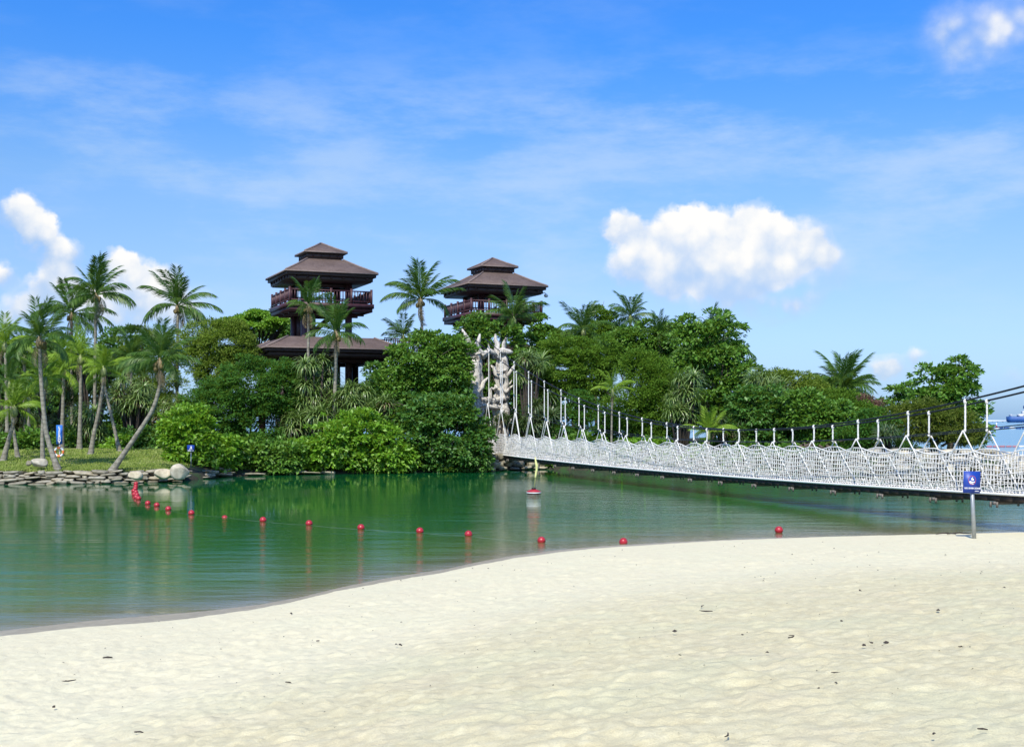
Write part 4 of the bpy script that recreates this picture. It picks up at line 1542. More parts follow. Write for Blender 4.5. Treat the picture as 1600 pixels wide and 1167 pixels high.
def pandanus(label, D, heads, seed, mat='strap', dead=.5, L=1.0):
    rs_ = np.random.RandomState(seed)
    hx = np.mean([h[0] for h in heads])
    b0 = P(hx, 0, D)
    b0[2] = float(ground_z(b0[0], b0[1]))
    t = thing('pandanus', label, 'pandanus', b0)
    q = MB()
    for (px, py) in heads:
        dd = rs_.uniform(-.9, .9)
        c = P(px, py, D + dd) - b0
        q.tube([(c[0] * .3, c[1] * .3, -.2), (c[0] * .6, c[1] * .5, c[2] * .5), c - [0, 0, .1]], [.11, .08, .06], 6)
        o = link('leaf_rosette', ROS[mat][rs_.randint(3)], t, c)
        s_ = L * rs_.uniform(.8, 1.2)
        o.scale = (s_, s_, s_)
        o.rotation_euler = (rs_.normal(0, .22), rs_.normal(0, .22), rs_.rand() * 6.28)
        if rs_.rand() < dead:
            o = link('dead_leaves', ROSD[rs_.randint(2)], t, c - [0, 0, .18])
            o.scale = (s_ * .95,) * 3
            o.rotation_euler = (math.pi * 0 + rs_.normal(0, .15), rs_.normal(0, .15), rs_.rand() * 6.28)
    q.build('trunk', M['bark_dark'], t, smooth=True)
    return t


def heads(x0, x1, y0, y1, n, seed):
    rs_ = np.random.RandomState(seed)
    return [(rs_.uniform(x0, x1), rs_.uniform(y0, y1)) for _ in range(n)]


pandanus('tall strap leaved pandanus between the two slim palm trunks', 75.5, heads(472, 522, 568, 650, 24, 1) + [(505, 562), (515, 575), (490, 572)], 1, 'strap', .15)
pandanus('strap leaved pandanus clump right of the slim palm below the tower roof', 75.5, heads(530, 578, 608, 660, 18, 2), 2, 'strap', .2)
pandanus('strap leaved pandanus clump with yellowed leaves left of the domed tree', 74.5, heads(582, 625, 625, 662, 13, 3), 3, 'strap', .5)
pandanus('pandanus clump low beside the dark feathery tree', 74.5, heads(455, 505, 645, 672, 11, 4), 4, 'strap', .2)
pandanus('upright pandanus right of the driftwood gate', 81, heads(808, 850, 552, 600, 13, 5), 5, 'strap', .1, .9)
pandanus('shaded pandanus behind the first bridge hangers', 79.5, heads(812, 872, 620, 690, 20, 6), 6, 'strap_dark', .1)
pandanus('pandanus with long pale drooping leaves below the tiered tree', 75.5, heads(1044, 1086, 590, 660, 22, 7), 7, 'strap', .1)
pandanus('pandanus on the skyline left of the wide date palm', 77, heads(1172, 1228, 580, 622, 16, 8), 8, 'strap', .1, .85)
pandanus('dark spiky pandanus behind the net left of the island tip', 66.5, heads(1378, 1412, 672, 692, 6, 9), 9, 'strap_dark', .1, .85)
pandanus('pale leaved pandanus behind the two inner left palms', 79, heads(182, 238, 592, 650, 22, 10), 10, 'strap', .25)
pandanus('silvery pandanus right of the blue lifebuoy sign', 78, heads(120, 160, 640, 685, 15, 11), 11, 'strap', .3, .9)
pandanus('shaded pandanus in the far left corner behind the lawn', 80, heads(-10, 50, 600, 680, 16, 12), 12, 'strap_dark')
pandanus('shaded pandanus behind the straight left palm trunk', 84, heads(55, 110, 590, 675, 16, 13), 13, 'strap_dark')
pandanus('dark pandanus behind the trunk of the leaning palm', 84, heads(225, 290, 625, 680, 14, 14), 14, 'strap', .7)
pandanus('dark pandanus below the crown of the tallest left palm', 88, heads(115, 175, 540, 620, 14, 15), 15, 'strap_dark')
pandanus('pandanus on the bank between the gate and the dark round bush', 79, heads(760, 805, 650, 690, 7, 16), 16, 'strap_dark', .3, .8)
pandanus('pandanus low on the bank behind the lime coloured low palm', 73.5, heads(1120, 1160, 655, 690, 8, 17), 17, 'strap_dark', .2, .8)


# ------------------------------------------------------------------ palms
def frond_mesh(seed, mat, bend, droop, npair=50, lw=.025, ll=.33, curl=1.0):
    """unit-length frond along +x, bending down"""
    rs_ = np.random.RandomState(seed)
    n = 14
    pts = [np.zeros(3)]
    for k in range(n):
        f = k / n
        e = -bend * f ** 1.5
        pts.append(pts[-1] + np.array([math.cos(e), 0, math.sin(e)]) / n)
    pts = np.array(pts)
    q = MB()
    q.tube(pts, np.linspace(.014, .003, n + 1), 4)
    tan = np.gradient(pts, axis=0)
    tan /= np.linalg.norm(tan, axis=1)[:, None]
    for k in range(npair):
        if rs_.rand() < .10:
            continue
        f = .16 + .83 * (k + .5) / npair
        x = f * n
        i = min(n - 1, int(x))
        p_ = pts[i] * (1 - (x - i)) + pts[i + 1] * (x - i)
        tg = tan[i]
        up = np.array([-tg[2], 0, tg[0]])
        ln = ll * (math.sin(min(1, (f - .05) * 1.35) * math.pi * .72) ** .7) * rs_.uniform(.82, 1.1)
        if f > .9:
            ln *= 1 - (f - .9) * 5
        for sg in (-1, 1):
            fw = .55 + .5 * f + rs_.normal(0, .14)
            d0 = np.array([0, sg, 0]) * 1.0 + tg * fw + up * (.25 - droop * .5)
            d0 /= np.linalg.norm(d0)
            d1 = d0 + np.array([0, 0, -1.0]) * (droop * curl * rs_.uniform(.55, 1.5)) + rs_.normal(0, .13, 3)
            d1 /= np.linalg.norm(d1)
            m_ = p_ + d0 * ln * .42
            e_ = m_ + d1 * ln * .62
            wv_ = tg * lw * .5
            q.add([p_, m_ - wv_, m_ + wv_, e_], [[0, 1, 2], [1, 3, 2]])
    V = np.concatenate(q.V)
    return mesh_np('frond', V, np.concatenate(q.T), mat, False, np.concatenate(q.Q))


FR = {}
for mk in ('frond', 'frond_lime'):
    FR[mk] = {'up': [frond_mesh(1, M[mk], .40, .45), frond_mesh(2, M[mk], .75, .7)],
              'mid': [frond_mesh(3, M[mk], 1.0, 1.1), frond_mesh(4, M[mk], 1.35, 1.3)],
              'low': [frond_mesh(5, M[mk], 1.5, 1.7), frond_mesh(6, M[mk], 1.1, 1.9)]}
FRD = [frond_mesh(9, M['dry'], 1.5, 1.8, 22)]
_iv, _it = ico(2)
NUT = mesh_np('coconut', _iv * [.11, .11, .14], _it, M['nut'], True)


def palm(label, D, crown, Lpx, trunk, seed, mat='frond', n=19, nuts=5, r=.13, extra=(), lowmin=-12, name='palm_tree', spread=1.0):
    rs_ = np.random.RandomState(seed)
    gx, gy = trunk[-1]
    b0 = P(gx, 0, D)
    gz = float(ground_z(b0[0], b0[1]))
    b0[2] = gz
    t = thing(name, label, 'palm tree', b0)
    pts = [P(x, y, D) - b0 for x, y in trunk]
    pts[-1] = np.array([0, 0, -.15])
    c = P(crown[0], crown[1], D) - b0
    pts = np.array([c - [0, 0, .05]] + pts)[::-1]
    # smooth path
    m_ = 26
    s_ = np.concatenate([[0], np.cumsum(np.linalg.norm(np.diff(pts, axis=0), axis=1))])
    ss = np.linspace(0, s_[-1], m_)
    pa = np.stack([np.interp(ss, s_, pts[:, k]) for k in range(3)], -1)
    for _ in range(4):
        pa[1:-1] = (pa[:-2] + pa[1:-1] * 2 + pa[2:]) / 4
    rad = r * (1.0 - .35 * ss / s_[-1]) + .10 * np.exp(-ss / .5)
    rad = rad * (1 + .06 * (np.arange(m_) % 2))
    q = MB(); q.tube(pa, rad, 9)
    q.build('trunk', M['palmbark'], t, smooth=True)
    q = MB(); q.tube([c - [0, 0, .42], c - [0, 0, .22], c, c + [0, 0, .25]], [r * .8, r * 1.55, r * 1.4, r * .4], 8)
    q.build('crownshaft', M['dry'] if nuts else M['palegrass'], t, smooth=True)
    L = Lpx / F * D * 1.15
    n += 2
    lean = rs_.normal(0, 5)
    for k in range(n):
        az = k * 2.39996 + rs_.normal(0, .15)
        f = (k + .5) / n
        el = 86 - (86 - lowmin) * f ** 1.25 + rs_.normal(0, 9) + lean * math.cos(az)
        kd = 'up' if el > 52 else ('mid' if el > 12 else 'low')
        mk = FR[mat][kd]
        o = link('frond', mk[rs_.randint(len(mk))], t, c + [0, 0, .08])
        s2 = L * rs_.uniform(.72, 1.12) * (1.0 if kd != 'up' else .95)
        o.scale = (s2, s2 * spread, s2)
        o.rotation_euler = (rs_.normal(0, .25), -R(el), az)
    for (az, el, sc, kd) in extra:                               # particular fronds: az 0 = right, 180 = left, 270 = towards us
        o = link('frond', FR[mat][kd][rs_.randint(2)], t, c + [0, 0, .05])
        o.scale = (L * sc,) * 3
        o.rotation_euler = (rs_.normal(0, .1), -R(el), R(az))
    for k in range(3 if nuts else 1):
        o = link('dead_frond', FRD[0], t, c - [0, 0, .1])
        o.scale = (L * rs_.uniform(.5, .75),) * 3
        o.rotation_euler = (rs_.normal(0, .2), R(rs_.uniform(35, 70)), rs_.rand() * 6.28)
    for k in range(nuts + (3 if nuts else 0)):
        a_ = rs_.rand() * 6.28
        o = link('coconut', NUT, t, c + [math.cos(a_) * .24, math.sin(a_) * .24, -.12 - rs_.rand() * .25])
    return t


palm('tallest left coconut palm whose bare trunk stands against the cloud', 84, (150, 463), 54, [(149, 530), (148, 620), (148, 702)], 1, n=22, nuts=8)
palm('dark coconut palm crown partly hidden left of the tallest left palm', 88, (112, 492), 54, [(112, 560), (113, 700)], 2, n=20, extra=((0, 8, 1.1, 'mid'), (180, 25, 1.1, 'mid')))
palm('coconut palm with a curved trunk rising left of the lifebuoy sign', 61, (62, 532), 54, [(62, 560), (66, 620), (72, 680), (92, 729)], 3, n=20, extra=((0, -5, 1.0, 'low'), (180, 10, .9, 'low')))
palm('short lime green palm with a straight trunk behind the lawn boulder', 62.5, (70, 595), 40, [(68, 640), (66, 680), (67, 722)], 4, 'frond_lime', n=14, nuts=0, r=.11)
palm('coconut palm at left with the cloud behind and long fronds reaching right', 86, (278, 480), 54, [(277, 560), (276, 690)], 5, n=20, nuts=6, extra=((5, 18, 1.1, 'mid'), (-8, 2, 1.0, 'low')))
palm('coconut palm leaning steeply right over the stone bank', 61.3, (250, 566), 56, [(251, 600), (240, 640), (212, 682), (172, 729)], 6, n=18, nuts=6, extra=((180, 18, 1.1, 'low'), (0, 22, 1.0, 'mid'), (-20, -15, .8, 'low'), (200, 5, 1.0, 'low')))
palm('lime green palm with an S bent trunk in the middle of the lawn', 70, (162, 578), 38, [(161, 605), (155, 640), (146, 680), (141, 712)], 7, 'frond_lime', n=16, nuts=0, r=.12)
palm('thin palm with a trunk bending right behind the S bent palm', 72, (161, 590), 28, [(166, 615), (174, 650), (188, 700)], 8, 'frond', n=10, nuts=0, r=.10)
palm('dense palm crown behind the curved trunk at the left', 80, (38, 560), 50, [(38, 610), (38, 700)], 31, n=20, nuts=0)
palm('half hidden lime palm between the curved trunk and the S bent palm', 74, (126, 560), 42, [(126, 620), (124, 702)], 32, 'frond_lime', n=18, nuts=0)
palm('dark palm crown behind the leaning palm trunk', 84, (205, 560), 44, [(205, 620), (206, 695)], 33, n=16, nuts=0)
palm('small lime palm low behind the left lawn', 78, (45, 625), 36, [(45, 660), (45, 705)], 34, 'frond_lime', n=15, nuts=0)
palm('low palm at the left edge with a slanting trunk', 66, (22, 640), 40, [(20, 665), (10, 700), (4, 722)], 9, 'frond_lime', n=15, nuts=0, r=.13)
palm('yellow green palm crown against the left edge of the picture', 74, (8, 540), 44, [(10, 600), (12, 705)], 10, 'frond_lime', n=16, nuts=0)
palm('lime green palm spreading behind the curved trunk', 76, (100, 580), 44, [(98, 640), (96, 702)], 11, 'frond_lime', n=17, nuts=0)
palm('small palm with a thin leaning trunk left of the straight palm', 68, (15, 600), 34, [(18, 650), (28, 710)], 12, 'frond', n=13, nuts=0, r=.09)
palm('left of the two slim pale trunked palms in front of the nearer tower', 78, (482, 480), 44, [(482, 520), (481, 590), (481, 690)], 13, n=14, nuts=4, r=.12, lowmin=-10, extra=((0, -50, .7, 'low'),))
palm('right of the two slim palms in front of the nearer tower, lower crown', 75, (525, 522), 50, [(525, 560), (523, 620), (519, 700)], 14, n=17, nuts=8, r=.15)
palm('tall coconut palm standing free in the sky between the towers', 82, (657, 470), 54, [(659, 500), (661, 560), (661, 640)], 15, n=17, nuts=7, lowmin=5, r=.13, extra=((0, 32, 1.1, 'up'), (180, 30, 1.05, 'mid'), (182, 55, 1.0, 'mid')))
palm('low palm crown peeping out below the free standing palm', 92, (630, 528), 36, [(630, 600), (630, 640)], 16, n=14, nuts=0, lowmin=0)
palm('palm growing in front of the farther tower balcony', 88, (803, 500), 50, [(804, 540), (803, 600), (803, 680)], 17, n=16, nuts=0, lowmin=0)
palm('palm on the skyline first right of the farther tower', 91, (912, 518), 46, [(912, 560), (912, 680)], 18, n=17, nuts=0, extra=((182, 12, 1.1, 'low'),))
palm('wispy dark palm with one upright spear on the skyline', 97, (985, 497), 38, [(985, 540), (985, 680)], 19, n=20, nuts=0, lowmin=-30, extra=((170, 76, 1.1, 'up'),))
palm('short palm on the skyline right of the wispy palm', 94, (1030, 525), 34, [(1030, 560), (1030, 680)], 20, n=14, nuts=0, lowmin=0)
palm('palm hidden behind the tiered tree with fronds showing at both sides', 89, (1113, 542), 56, [(1113, 580), (1113, 680)], 21, n=16, nuts=0, lowmin=-20, extra=((0, 8, 1.1, 'mid'), (182, 10, 1.1, 'mid'), (185, 30, 1.1, 'mid')))
palm('small yellow palm with a thin trunk in front of the feathery tree', 76, (957, 612), 34, [(956, 640), (955, 690)], 22, 'frond_lime', n=7, nuts=0, r=.07, lowmin=20, extra=((182, 35, .9, 'mid'),))
palm('low lime palm with arching midribs behind the bridge', 72, (1107, 678), 36, [(1107, 690), (1107, 705)], 23, 'frond_lime', n=13, nuts=0, r=.10, lowmin=15, extra=((2, 40, 1.2, 'mid'), (178, 38, 1.1, 'mid'), (-20, 30, 1.1, 'mid')))
palm('wide bushy date palm on the skyline right of the hedge', 84, (1317, 612), 60, [(1317, 640), (1317, 690)], 24, n=46, nuts=0, r=.26, lowmin=-8, name='palm_tree', spread=.8)

# ------------------------------------------------------------------ swim line
BALLS = [(215.5, 752.5), (212.5, 757), (212, 761.5), (211.5, 765), (209, 768.5), (212.5, 770.5), (210, 774), (214, 775), (213, 778.5), (216.5, 780.5),
         (231, 788), (245, 791), (263, 797), (299, 803.5), (351, 807.5), (411, 814.5), (483, 820), (564, 826.5), (656, 832), (732, 837), (846, 847), (974, 849)]
V, T = ico(3)
band = (np.abs(V[:, 2]) < .12)
Vb = V * np.where(band, 1.05, 1.0)[:, None]
BALL = mesh_np('float_ball', Vb * .105, T, M['red'], True)
lab = {10: 'first single red ball right of the bunched floats', 11: 'second single red ball right of the bunched floats', 12: 'third single red ball right of the bunched floats',
       13: 'red ball float fourth from the bunch on the swim line', 14: 'half sunken pale red float on the swim line', 15: 'red ball float just right of the half sunken one',
       16: 'red ball float second right of the half sunken one', 17: 'red ball float in open water third right of the half sunken one', 18: 'red ball float in open water above the sand spit bend',
       19: 'red ball float just right of the middle of the lagoon', 20: 'red ball float in shallow water with its reflection', 21: 'red ball float touching the water edge of the sand'}
line = []
for k, (px, py) in enumerate(BALLS):
    D = EYE * F / (py - 655)
    X = (px - 800) / F * D
    o = link('float_ball', BALL, None, (X, D, .045 if k != 14 else -.045))
    s_ = 1.0
    o.scale = (s_, s_, s_)
    o.rotation_euler = (rnd.uniform(-.3, .3), rnd.uniform(-.3, .3), 0)
    tag(o, lab.get(k, 'red float packed in the bunched end of the swim line by the bank'), 'float', 'red floats on the swim line')
    line.append((X, D, .004))
D = 34.3
o = link('float_ball', BALL, None, ((1217 - 800) / F * D, D, -.03 + .105))
o.scale = (1.08,) * 3
tag(o, 'red ball float lying on dry sand at the water edge, nearest the bridge sign', 'float', 'red floats on the swim line')
q = MB()
lp = np.array(line + [((1217 - 800) / F * D, D, .06)])
dense = []
for a, b in zip(lp[:-1], lp[1:]):
    for f in np.linspace(0, 1, 6)[:-1]:
        p_ = a * (1 - f) + b * f
        p_[1] -= .25 * math.sin(f * math.pi) * min(1, np.linalg.norm(b - a) / 3)
        dense.append(p_)
q.tube(np.array(dense[:-6]) - [0, 0, .008], .006, 5)
tag(q.build('swim_line_rope', M['rope_wet']), 'thin pale rope joining the red floats just at the water surface', 'rope')

# marker buoy with furled yellow flag
by_ = P(834, 0, 52.2); by_[2] = 0
bu = thing('marker_buoy', 'red saucer buoy with a white band and furled yellow flag near the bridge', 'buoy', by_)
q = MB(); q.tube([(0, 0, -.10), (0, 0, -.02), (0, 0, .03)], [.20, .27, .30], 20); q.build('hull', M['red'], bu)
q = MB(); q.tube([(0, 0, .032), (0, 0, .078)], [.312, .312], 20); q.build('band', M['white'], bu)
q = MB(); q.tube([(0, 0, .08), (0, 0, .12), (0, 0, .20)], [.31, .30, .10], 20); q.build('lid', M['red'], bu)
q = MB(); q.tube([(0, 0, .20), (0, 0, .27)], [.10, .085], 12); q.build('cap', M['black'], bu)
q = MB(); q.tube([(.02, 0, .26), (.10, 0, .9), (.08, 0, 1.45), (.06, 0, 1.60)], [.02, .018, .016, .012], 6); q.build('pole', M['yellow'], bu)
q = MB()
jt = 1 + .3 * np.random.RandomState(2).normal(0, 1, (10, 6)).clip(-1, 1)
zz = np.linspace(.62, 1.56, 10)
q.tube(np.stack([.10 + .03 * np.sin(zz * 7), 0 * zz, zz], -1), [.02, .04, .058, .055, .065, .055, .065, .055, .045, .02], 6, True, jt)
q.build('flag', M['yellow'], bu)

# ------------------------------------------------------------------ signs
def text(par, s, size, loc, mat, rot=(R(90), 0, 0), align='CENTER', sx=1.0, name='lettering', ex=.003):
    c = bpy.data.curves.new(name, 'FONT')
    c.body = s
    c.size = size
    c.align_x = align
    c.align_y = 'CENTER'
    c.extrude = ex
    c.offset = size * .025
    c.materials.append(mat)
    tmp = bpy.data.objects.new(name + '_outline', c)
    COL.objects.link(tmp)
    bpy.context.view_layer.update()
    me = bpy.data.meshes.new_from_object(tmp.evaluated_get(bpy.context.evaluated_depsgraph_get()))
    bpy.data.objects.remove(tmp)
    me.materials.clear()
    me.materials.append(mat)
    o = link(name, me, par)
    o.location = loc
    o.rotation_euler = rot
    o.scale = (sx, 1, 1)
    return o


D = 31.6
sg = thing('beach_sign', 'blue square swimming notice on a leaning grey post at the sand edge', 'sign', (0, 0, 0))
bz = float(sand_z(np.array((1523 - 800) / F * D), np.array(D))[0])
base = P(1523, 0, D); base[2] = bz
sg.location = base
pc = P(1517, 753, D) - base
q = MB()
q.tube([(0, 0, -.25), (pc[0] + .02, .02, pc[2] + .12)], .052, 12)
q.build('post', M['galv'], sg)
w_, h_ = 27.5 / F * D, 34 / F * D
rx = R(90)
tl = R(2)
pn = link('board', None, sg, (pc[0], pc[1] - .06, pc[2]))
pn.rotation_euler = (0, tl, R(8))
bm_ = MB()
bm_.box((0, 0, 0), (w_, .03, h_))
pn2 = bm_
me_ = mesh_np('board', np.concatenate(bm_.V), None, M['blue'], False, np.concatenate(bm_.Q))
bpy.data.objects.remove(pn)
pn = link('board', me_, sg, (pc[0], pc[1] - .06, pc[2]))
pn.rotation_euler = (0, R(2), R(8))
text(pn, 'NO SWIM ZONE', .058, (0.01, -.018, -h_ * .28), M['white'])
text(pn, 'sentosa', .036, (w_ * .30, -.018, -h_ * .395), M['white'])


def flat_shape(par, pts, mat, y, name):
    pts = np.array(pts)
    n = len(pts)
    V = np.concatenate([np.stack([pts[:, 0], np.full(n, y), pts[:, 1]], -1), np.stack([pts[:, 0], np.full(n, y + .003), pts[:, 1]], -1)])
    me = bpy.data.meshes.new(name)
    F_ = [list(range(n)), list(range(2 * n - 1, n - 1, -1))] + [[k, k + n, (k + 1) % n + n, (k + 1) % n] for k in range(n)]
    me.from_pydata([tuple(v) for v in V], [], F_)
    me.materials.append(mat)
    return link(name, me, par)


def ringband(par, cx, cz, r0, r1, mat, y, name, n=28, sq=1.0):
    q = MB()
    a = np.linspace(0, 2 * math.pi, n, endpoint=False)
    V = np.concatenate([np.stack([cx + r * np.cos(a), np.full(n, y), cz + r * sq * np.sin(a)], -1) for r in (r0, r1)])
    Q = [[k, (k + 1) % n, n + (k + 1) % n, n + k] for k in range(n)]
    q.add(V, None, Q)
    return q.build(name, mat, par)


u = h_ / 34
M['symbol_red'] = simple('symbol_red', (.45, .10, .10), .5, .1)
ringband(pn, -.0 * u, 3.2 * u, 5.6 * u, 6.3 * u, M['symbol_red'], -.0175, 'symbol_ring', sq=1.15)
flat_shape(pn, [(-1.2 * u, 6.5 * u), (.8 * u, 8.2 * u), (1.7 * u, 8.0 * u), (0.2 * u, 5.4 * u), (-.3 * u, 3.0 * u), (-1.8 * u, 3.8 * u)], M['white'], -.0205, 'symbol')
flat_shape(pn, [(1.4 * u + 1.5 * u * math.cos(a), 4.0 * u + 1.6 * u * math.sin(a)) for a in np.linspace(0, 6.28, 12)[:-1]], M['white'], -.0205, 'symbol')
flat_shape(pn, [(-5 * u, .6 * u), (-3.6 * u, 2.2 * u), (-1 * u, 1.4 * u), (2 * u, .6 * u), (4.6 * u, 1.6 * u), (4.2 * u, -.2 * u), (1.5 * u, -.9 * u), (-1.5 * u, -.1 * u), (-4 * u, -.9 * u)], M['white'], -.0205, 'symbol')
flat_shape(pn, [(-4 * u, -1.2 * u), (-1 * u, -1.0 * u), (2.6 * u, -2.2 * u), (2 * u, -3.4 * u), (-1 * u, -2.4 * u), (-3.4 * u, -2.2 * u)], M['white'], -.0205, 'symbol')

# lifebuoy post
D = 66.0
base = P(93.5, 0, D); base[2] = float(ground_z(base[0], D))
lb = thing('lifebuoy_post', 'tall blue lettered sign board on a white pole at the back of the lawn', 'sign', base)
zt = P(93.5, 664, D)[2] - base[2]
zb_ = P(93.5, 694, D)[2] - base[2]
q = MB(); q.tube([(0, 0, -.2), (0, 0, zt)], .04, 8); q.build('pole', M['white'], lb)
q = MB(); q.box((0, -.06, (zt + zb_) / 2), (9.5 / F * D, .04, zt - zb_)); bd = q.build('board', M['blue_light'], lb)
word = 'LIFEBUOY'
for k, ch in enumerate(word):
    text(lb, ch, .165, (0, -.085, zt - .10 - (zt - zb_ - .12) * (k + .35) / len(word)), M['white'], sx=1.25, name='letter')
rg = thing('lifebuoy', 'white and orange ring lifebuoy hanging below the blue sign board', 'lifebuoy', base + [0, -.12, P(0, 706, D)[2] - base[2]])
for k in range(8):
    q = MB()
    a = np.linspace(k * math.pi / 4 + math.pi / 8, (k + 1) * math.pi / 4 + math.pi / 8, 7)
    r_ = 6.6 / F * D
    q.tube(np.stack([r_ * np.cos(a), 0 * a, r_ * np.sin(a)], -1), .062 if k % 2 == 0 else .066, 8, False)
    q.build('ring_segment', M['white'] if k % 2 == 0 else M['orange'], rg, smooth=True)

# small notice in the shrub
D = 67.0
base = P(298.5, 0, D); base[2] = float(ground_z(base[0], D))
sn = thing('small_sign', 'small dark blue notice with a white symbol standing in the bright shrub', 'sign', base)
zc = P(0, 700.5, D)[2] - base[2]
q = MB(); q.tube([(0, 0, -.2), (0, 0, zc)], .03, 8); q.build('post', M['galv'], sn)
q = MB(); q.box((0, -.05, zc), (11 / F * D, .03, 10.5 / F * D)); q.build('board', M['blue'], sn)
flat_shape(sn, [(-.09, zc - .04), (.09, zc - .04), (.06, zc + .03), (.05, zc + .12), (-.01, zc + .12), (-.02, zc + .04)], M['white'], -.072, 'symbol')
q = MB(); q.box((0, -.068, zc - .125), (.33, .004, .05)); q.build('caption_bar', M['white'], sn)

# ------------------------------------------------------------------ out at sea
D = 1300.
base = P(1574, 0, D); base[2] = 0
sh = thing('ship', 'blue hulled cargo ship with a white superstructure far out at the right edge', 'ship', base)
m1 = D / F
V = []
for (x, z0, z1, hw) in [(0, 1.5, 6.0, 3.5), (2.5, -.5, 6.2, 6), (45, -.5, 5.2, 7), (85, -.5, 5.6, 6), (98, 1.5, 7.5, .6)]:
    V += [(x, -hw, z1), (x, -hw * .8, z0), (x, hw * .8, z0), (x, hw, z1)]
Q = []
for k in range(4):
    for j in range(4):
        Q.append([k * 4 + j, k * 4 + (j + 1) % 4, k * 4 + 4 + (j + 1) % 4, k * 4 + 4 + j])
Q += [[0, 3, 2, 1], [16, 17, 18, 19]]
q = MB(); q.add(V, None, Q); q.build('hull', M['navy'], sh)
q = MB(); q.box((3.2, 0, 7.3), (.3, 8, 2)); q.box((7, 0, 7.9), (8, 9, .25)); q.build('stern_rail', M['white'], sh)
q = MB(); q.box((24, 0, 7.2), (24, 10, 3.0)); q.build('lower_house', M['white'], sh)
q = MB(); q.box((25, 0, 10.4), (17, 9, 3.2)); q.build('upper_house', M['white'], sh)
q = MB(); q.box((26, 0, 13.3), (11, 8.5, 2.5)); q.build('bridge_deck', M['white'], sh)
q = MB(); q.box((19, 0, 16.2), (3, 3, 3.2)); q.build('funnel', M['navy'], sh)
q = MB()
for k in range(7):
    q.box((15 + k * 3, -5.02, 7.4), (1.2, .1, .9))
for k in range(4):
    q.box((20 + k * 3, -4.52, 10.6), (1.2, .1, .9))
q.build('window', M['black'], sh)

pr = P(1532, 0, 1420.)
q = MB()
q.box((17, 0, 1.3), (36, 3, 1.5))
for k in range(6):
    q.box((2 + k * 6, 0, .2), (.8, 2, 1.6))
o = q.build('breakwater', M['white'], None, (pr[0], 1420., 0))
tag(o, 'low white jetty on the horizon left of the ship', 'jetty')

D = 405.
for k in range(9):
    x = P(1563 + k * 9.5, 0, D)[0]
    q = MB()
    q.tube([(-.85, 0, .18), (-.7, 0, .22), (.7, 0, .22), (.85, 0, .18)], [.15, .42, .42, .15], 8)
    o = q.build('float_drum', M['navy'] if k % 4 != 2 else M['white'], None, (x, D, 0))
    tag(o, 'dark blue float drum in the far row on the sea' if k % 4 != 2 else 'white float drum in the far row on the sea, ' + ('left one' if k < 4 else 'right one'), 'float', 'float drums on the sea')
mk = P(1557, 0, D); mk[2] = 0
o = thing('sea_marker', 'white marker post on a round float left of the blue float drums', 'marker', mk)
q = MB(); q.tube([(0, 0, -.1), (0, 0, .3), (0, 0, .5)], [.9, 1.0, .4], 10); q.build('float', M['white'], o)
q = MB(); q.tube([(0, 0, .5), (0, 0, 1.0)], .28, 8); q.build('red_collar', M['red'], o)
q = MB(); q.tube([(0, 0, 1.0), (0, 0, 2.0)], .2, 8); q.build('post', M['white'], o)

D = 141.
x0 = P(1541, 0, D)[0]
bm = thing('floating_boom', 'faded red floating boom stretched over the sea behind the island tip', 'boom', (x0, D, 0))
for k in range(22):
    q = MB()
    q.tube([(k * .75 + .04, 0, .03), (k * .75 + .1, 0, .05), (k * .75 + .64, 0, .05), (k * .75 + .70, 0, .03)], [.05, .11, .11, .05], 8)
    q.build('float_segment', M['faded_red'] if k % 7 != 5 else M['white'], bm)

# ------------------------------------------------------------------ litter on the sand
def litter_mesh(seed):
    rs_ = np.random.RandomState(seed)
    q = MB()
    if seed % 3 == 0:
        q.tube(np.cumsum(rs_.normal(0, .5, (4, 3)) * [.04, .03, .004] + [.02, 0, .001], axis=0), [.004, .007, .005, .002], 4)
    else:
        a = np.linspace(0, 6.28, 8)[:-1]
        rr = rs_.uniform(.5, 1.1, 7)
        V = np.stack([np.cos(a) * rr * .024, np.sin(a) * rr * .016, np.abs(rs_.normal(0, .008, 7))], -1)
        V = np.vstack([V, [(0, 0, .018)]])
        q.add(V, [[k, (k + 1) % 7, 7] for k in range(7)])
    Q_ = np.concatenate(q.Q) if q.Q else None
    return mesh_np('debris', np.concatenate(q.V), np.concatenate(q.T) if q.T else None, M['twig'], False, Q_)


LM = [litter_mesh(k) for k in range(9)]
big = [(619, 1010), (626, 1011), (497, 1004), (128, 1063), (84, 1107), (225, 1146), (457, 1069), (455, 960), (865, 1074), (1122, 957), (1160, 995), (1234, 999),
       (1063, 1027), (1337, 1053), (1306, 1070), (1349, 1012), (1371, 1007), (1384, 1007), (1501, 1011), (1466, 956), (1315, 973), (1141, 1146), (1459, 1151), (1542, 1143),
       (1344, 926), (1054, 989), (1199, 1022), (1520, 1050), (1569, 921), (174, 1028), (396, 1147), (1279, 1079), (1094, 951)]


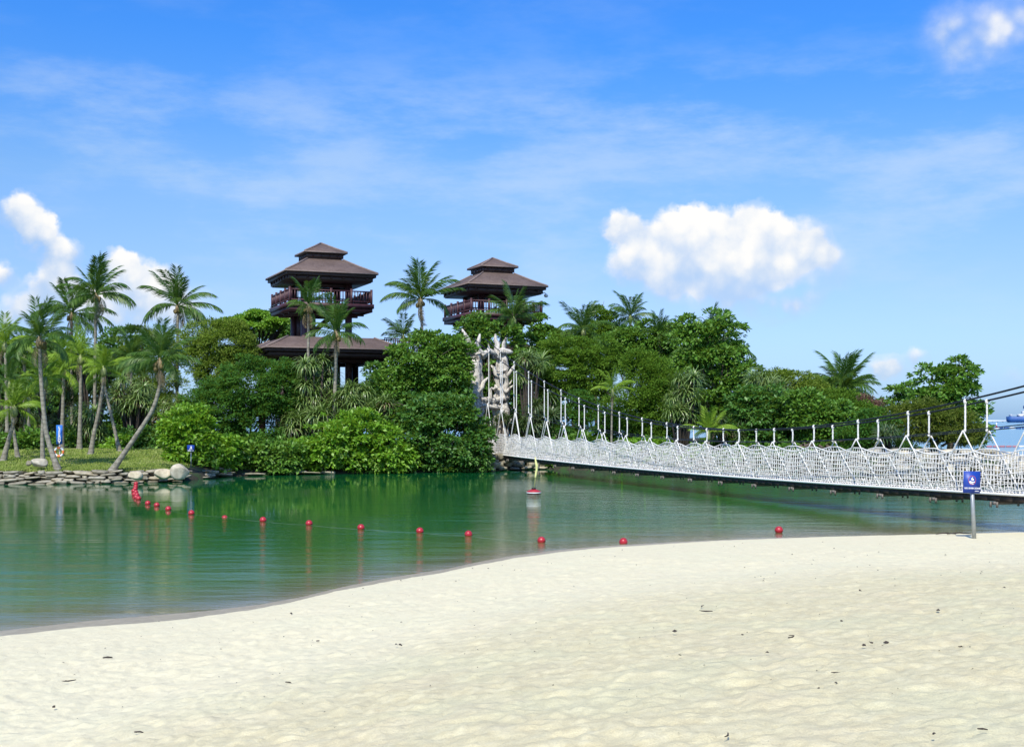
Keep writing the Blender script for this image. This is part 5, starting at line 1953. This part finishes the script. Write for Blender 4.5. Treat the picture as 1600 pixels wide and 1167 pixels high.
def sand_hit(px, py):
    dy = (py - 655) / F
    D = 8.
    for _ in range(25):
        X = (px - 800) / F * D
        z = float(sand_z(np.array(X), np.array(D))[0])
        D = (EYE - z) / dy
    X = (px - 800) / F * D
    return X, D, float(sand_z(np.array(X), np.array(D))[0])


for k, (px, py) in enumerate(big):
    X, D, z = sand_hit(px, py)
    o = link('debris', LM[rnd.randrange(9)], None, (X, D, z + .014))
    s_ = rnd.uniform(.75, 1.25) * D / 11
    o.scale = (s_,) * 3
    o.rotation_euler = (0, 0, rnd.uniform(0, 6.28))
    tag(o, 'tiny dark scrap of leaf or bark lying on the open sand', 'debris', 'dark scraps on the sand')
q = MB()
rs = np.random.RandomState(77)
for k in range(330):
    px, py = rs.uniform(0, 1600), 655 + 190 / rs.uniform(.37, 1) ** 1.0
    X = (px - 800) / F * 20
    X, D, z = sand_hit(px, py)
    if shore(X) - D < 1.3:
        continue
    s_ = rs.uniform(.25, .7) * D / 12
    a = rs.rand() * 6.28
    ca, sa = math.cos(a), math.sin(a)
    V = np.array([(-.02, 0, 0), (0, -.010, .004), (.022, .002, .002), (0, .010, .012)]) * s_
    V = V @ np.array([[ca, sa, 0], [-sa, ca, 0], [0, 0, 1]])
    q.add(V + [X, D, z + .015], [[0, 1, 2], [0, 2, 3], [0, 1, 3], [1, 2, 3]])
tag(q.build('sand_litter', M['twig']), 'scattered specks of leaf litter over the beach sand', 'litter', None, 'stuff')
# driftwood twigs by the sign
for (px, py, ln, lb_) in [(1478, 834, .55, 'dark forked twig on the sand left of the beach sign post'), (1500, 836, .7, 'long thin dark stick on the sand touching the foot of the beach sign'),
                          (1098, 847, .5, 'brown twig at the water edge below the middle of the bridge'), (1125, 843, .35, 'curled brown twig at the water edge right of the other one')]:
    D = 33.0
    X = (px - 800) / F * D
    z = float(sand_z(np.array(X), np.array(D))[0]) + .03
    q = MB()
    q.tube([(-ln / 2, 0, 0), (0, .04, .03), (ln / 2, 0, 0)], [.012, .02, .008], 5)
    q.tube([(0, .04, .03), (ln * .3, -.12, .02)], [.012, .006], 4)
    tag(q.build('twig', M['twig'], None, (X, D, z)), lb_, 'twig')
print('leaves', leaf_total)
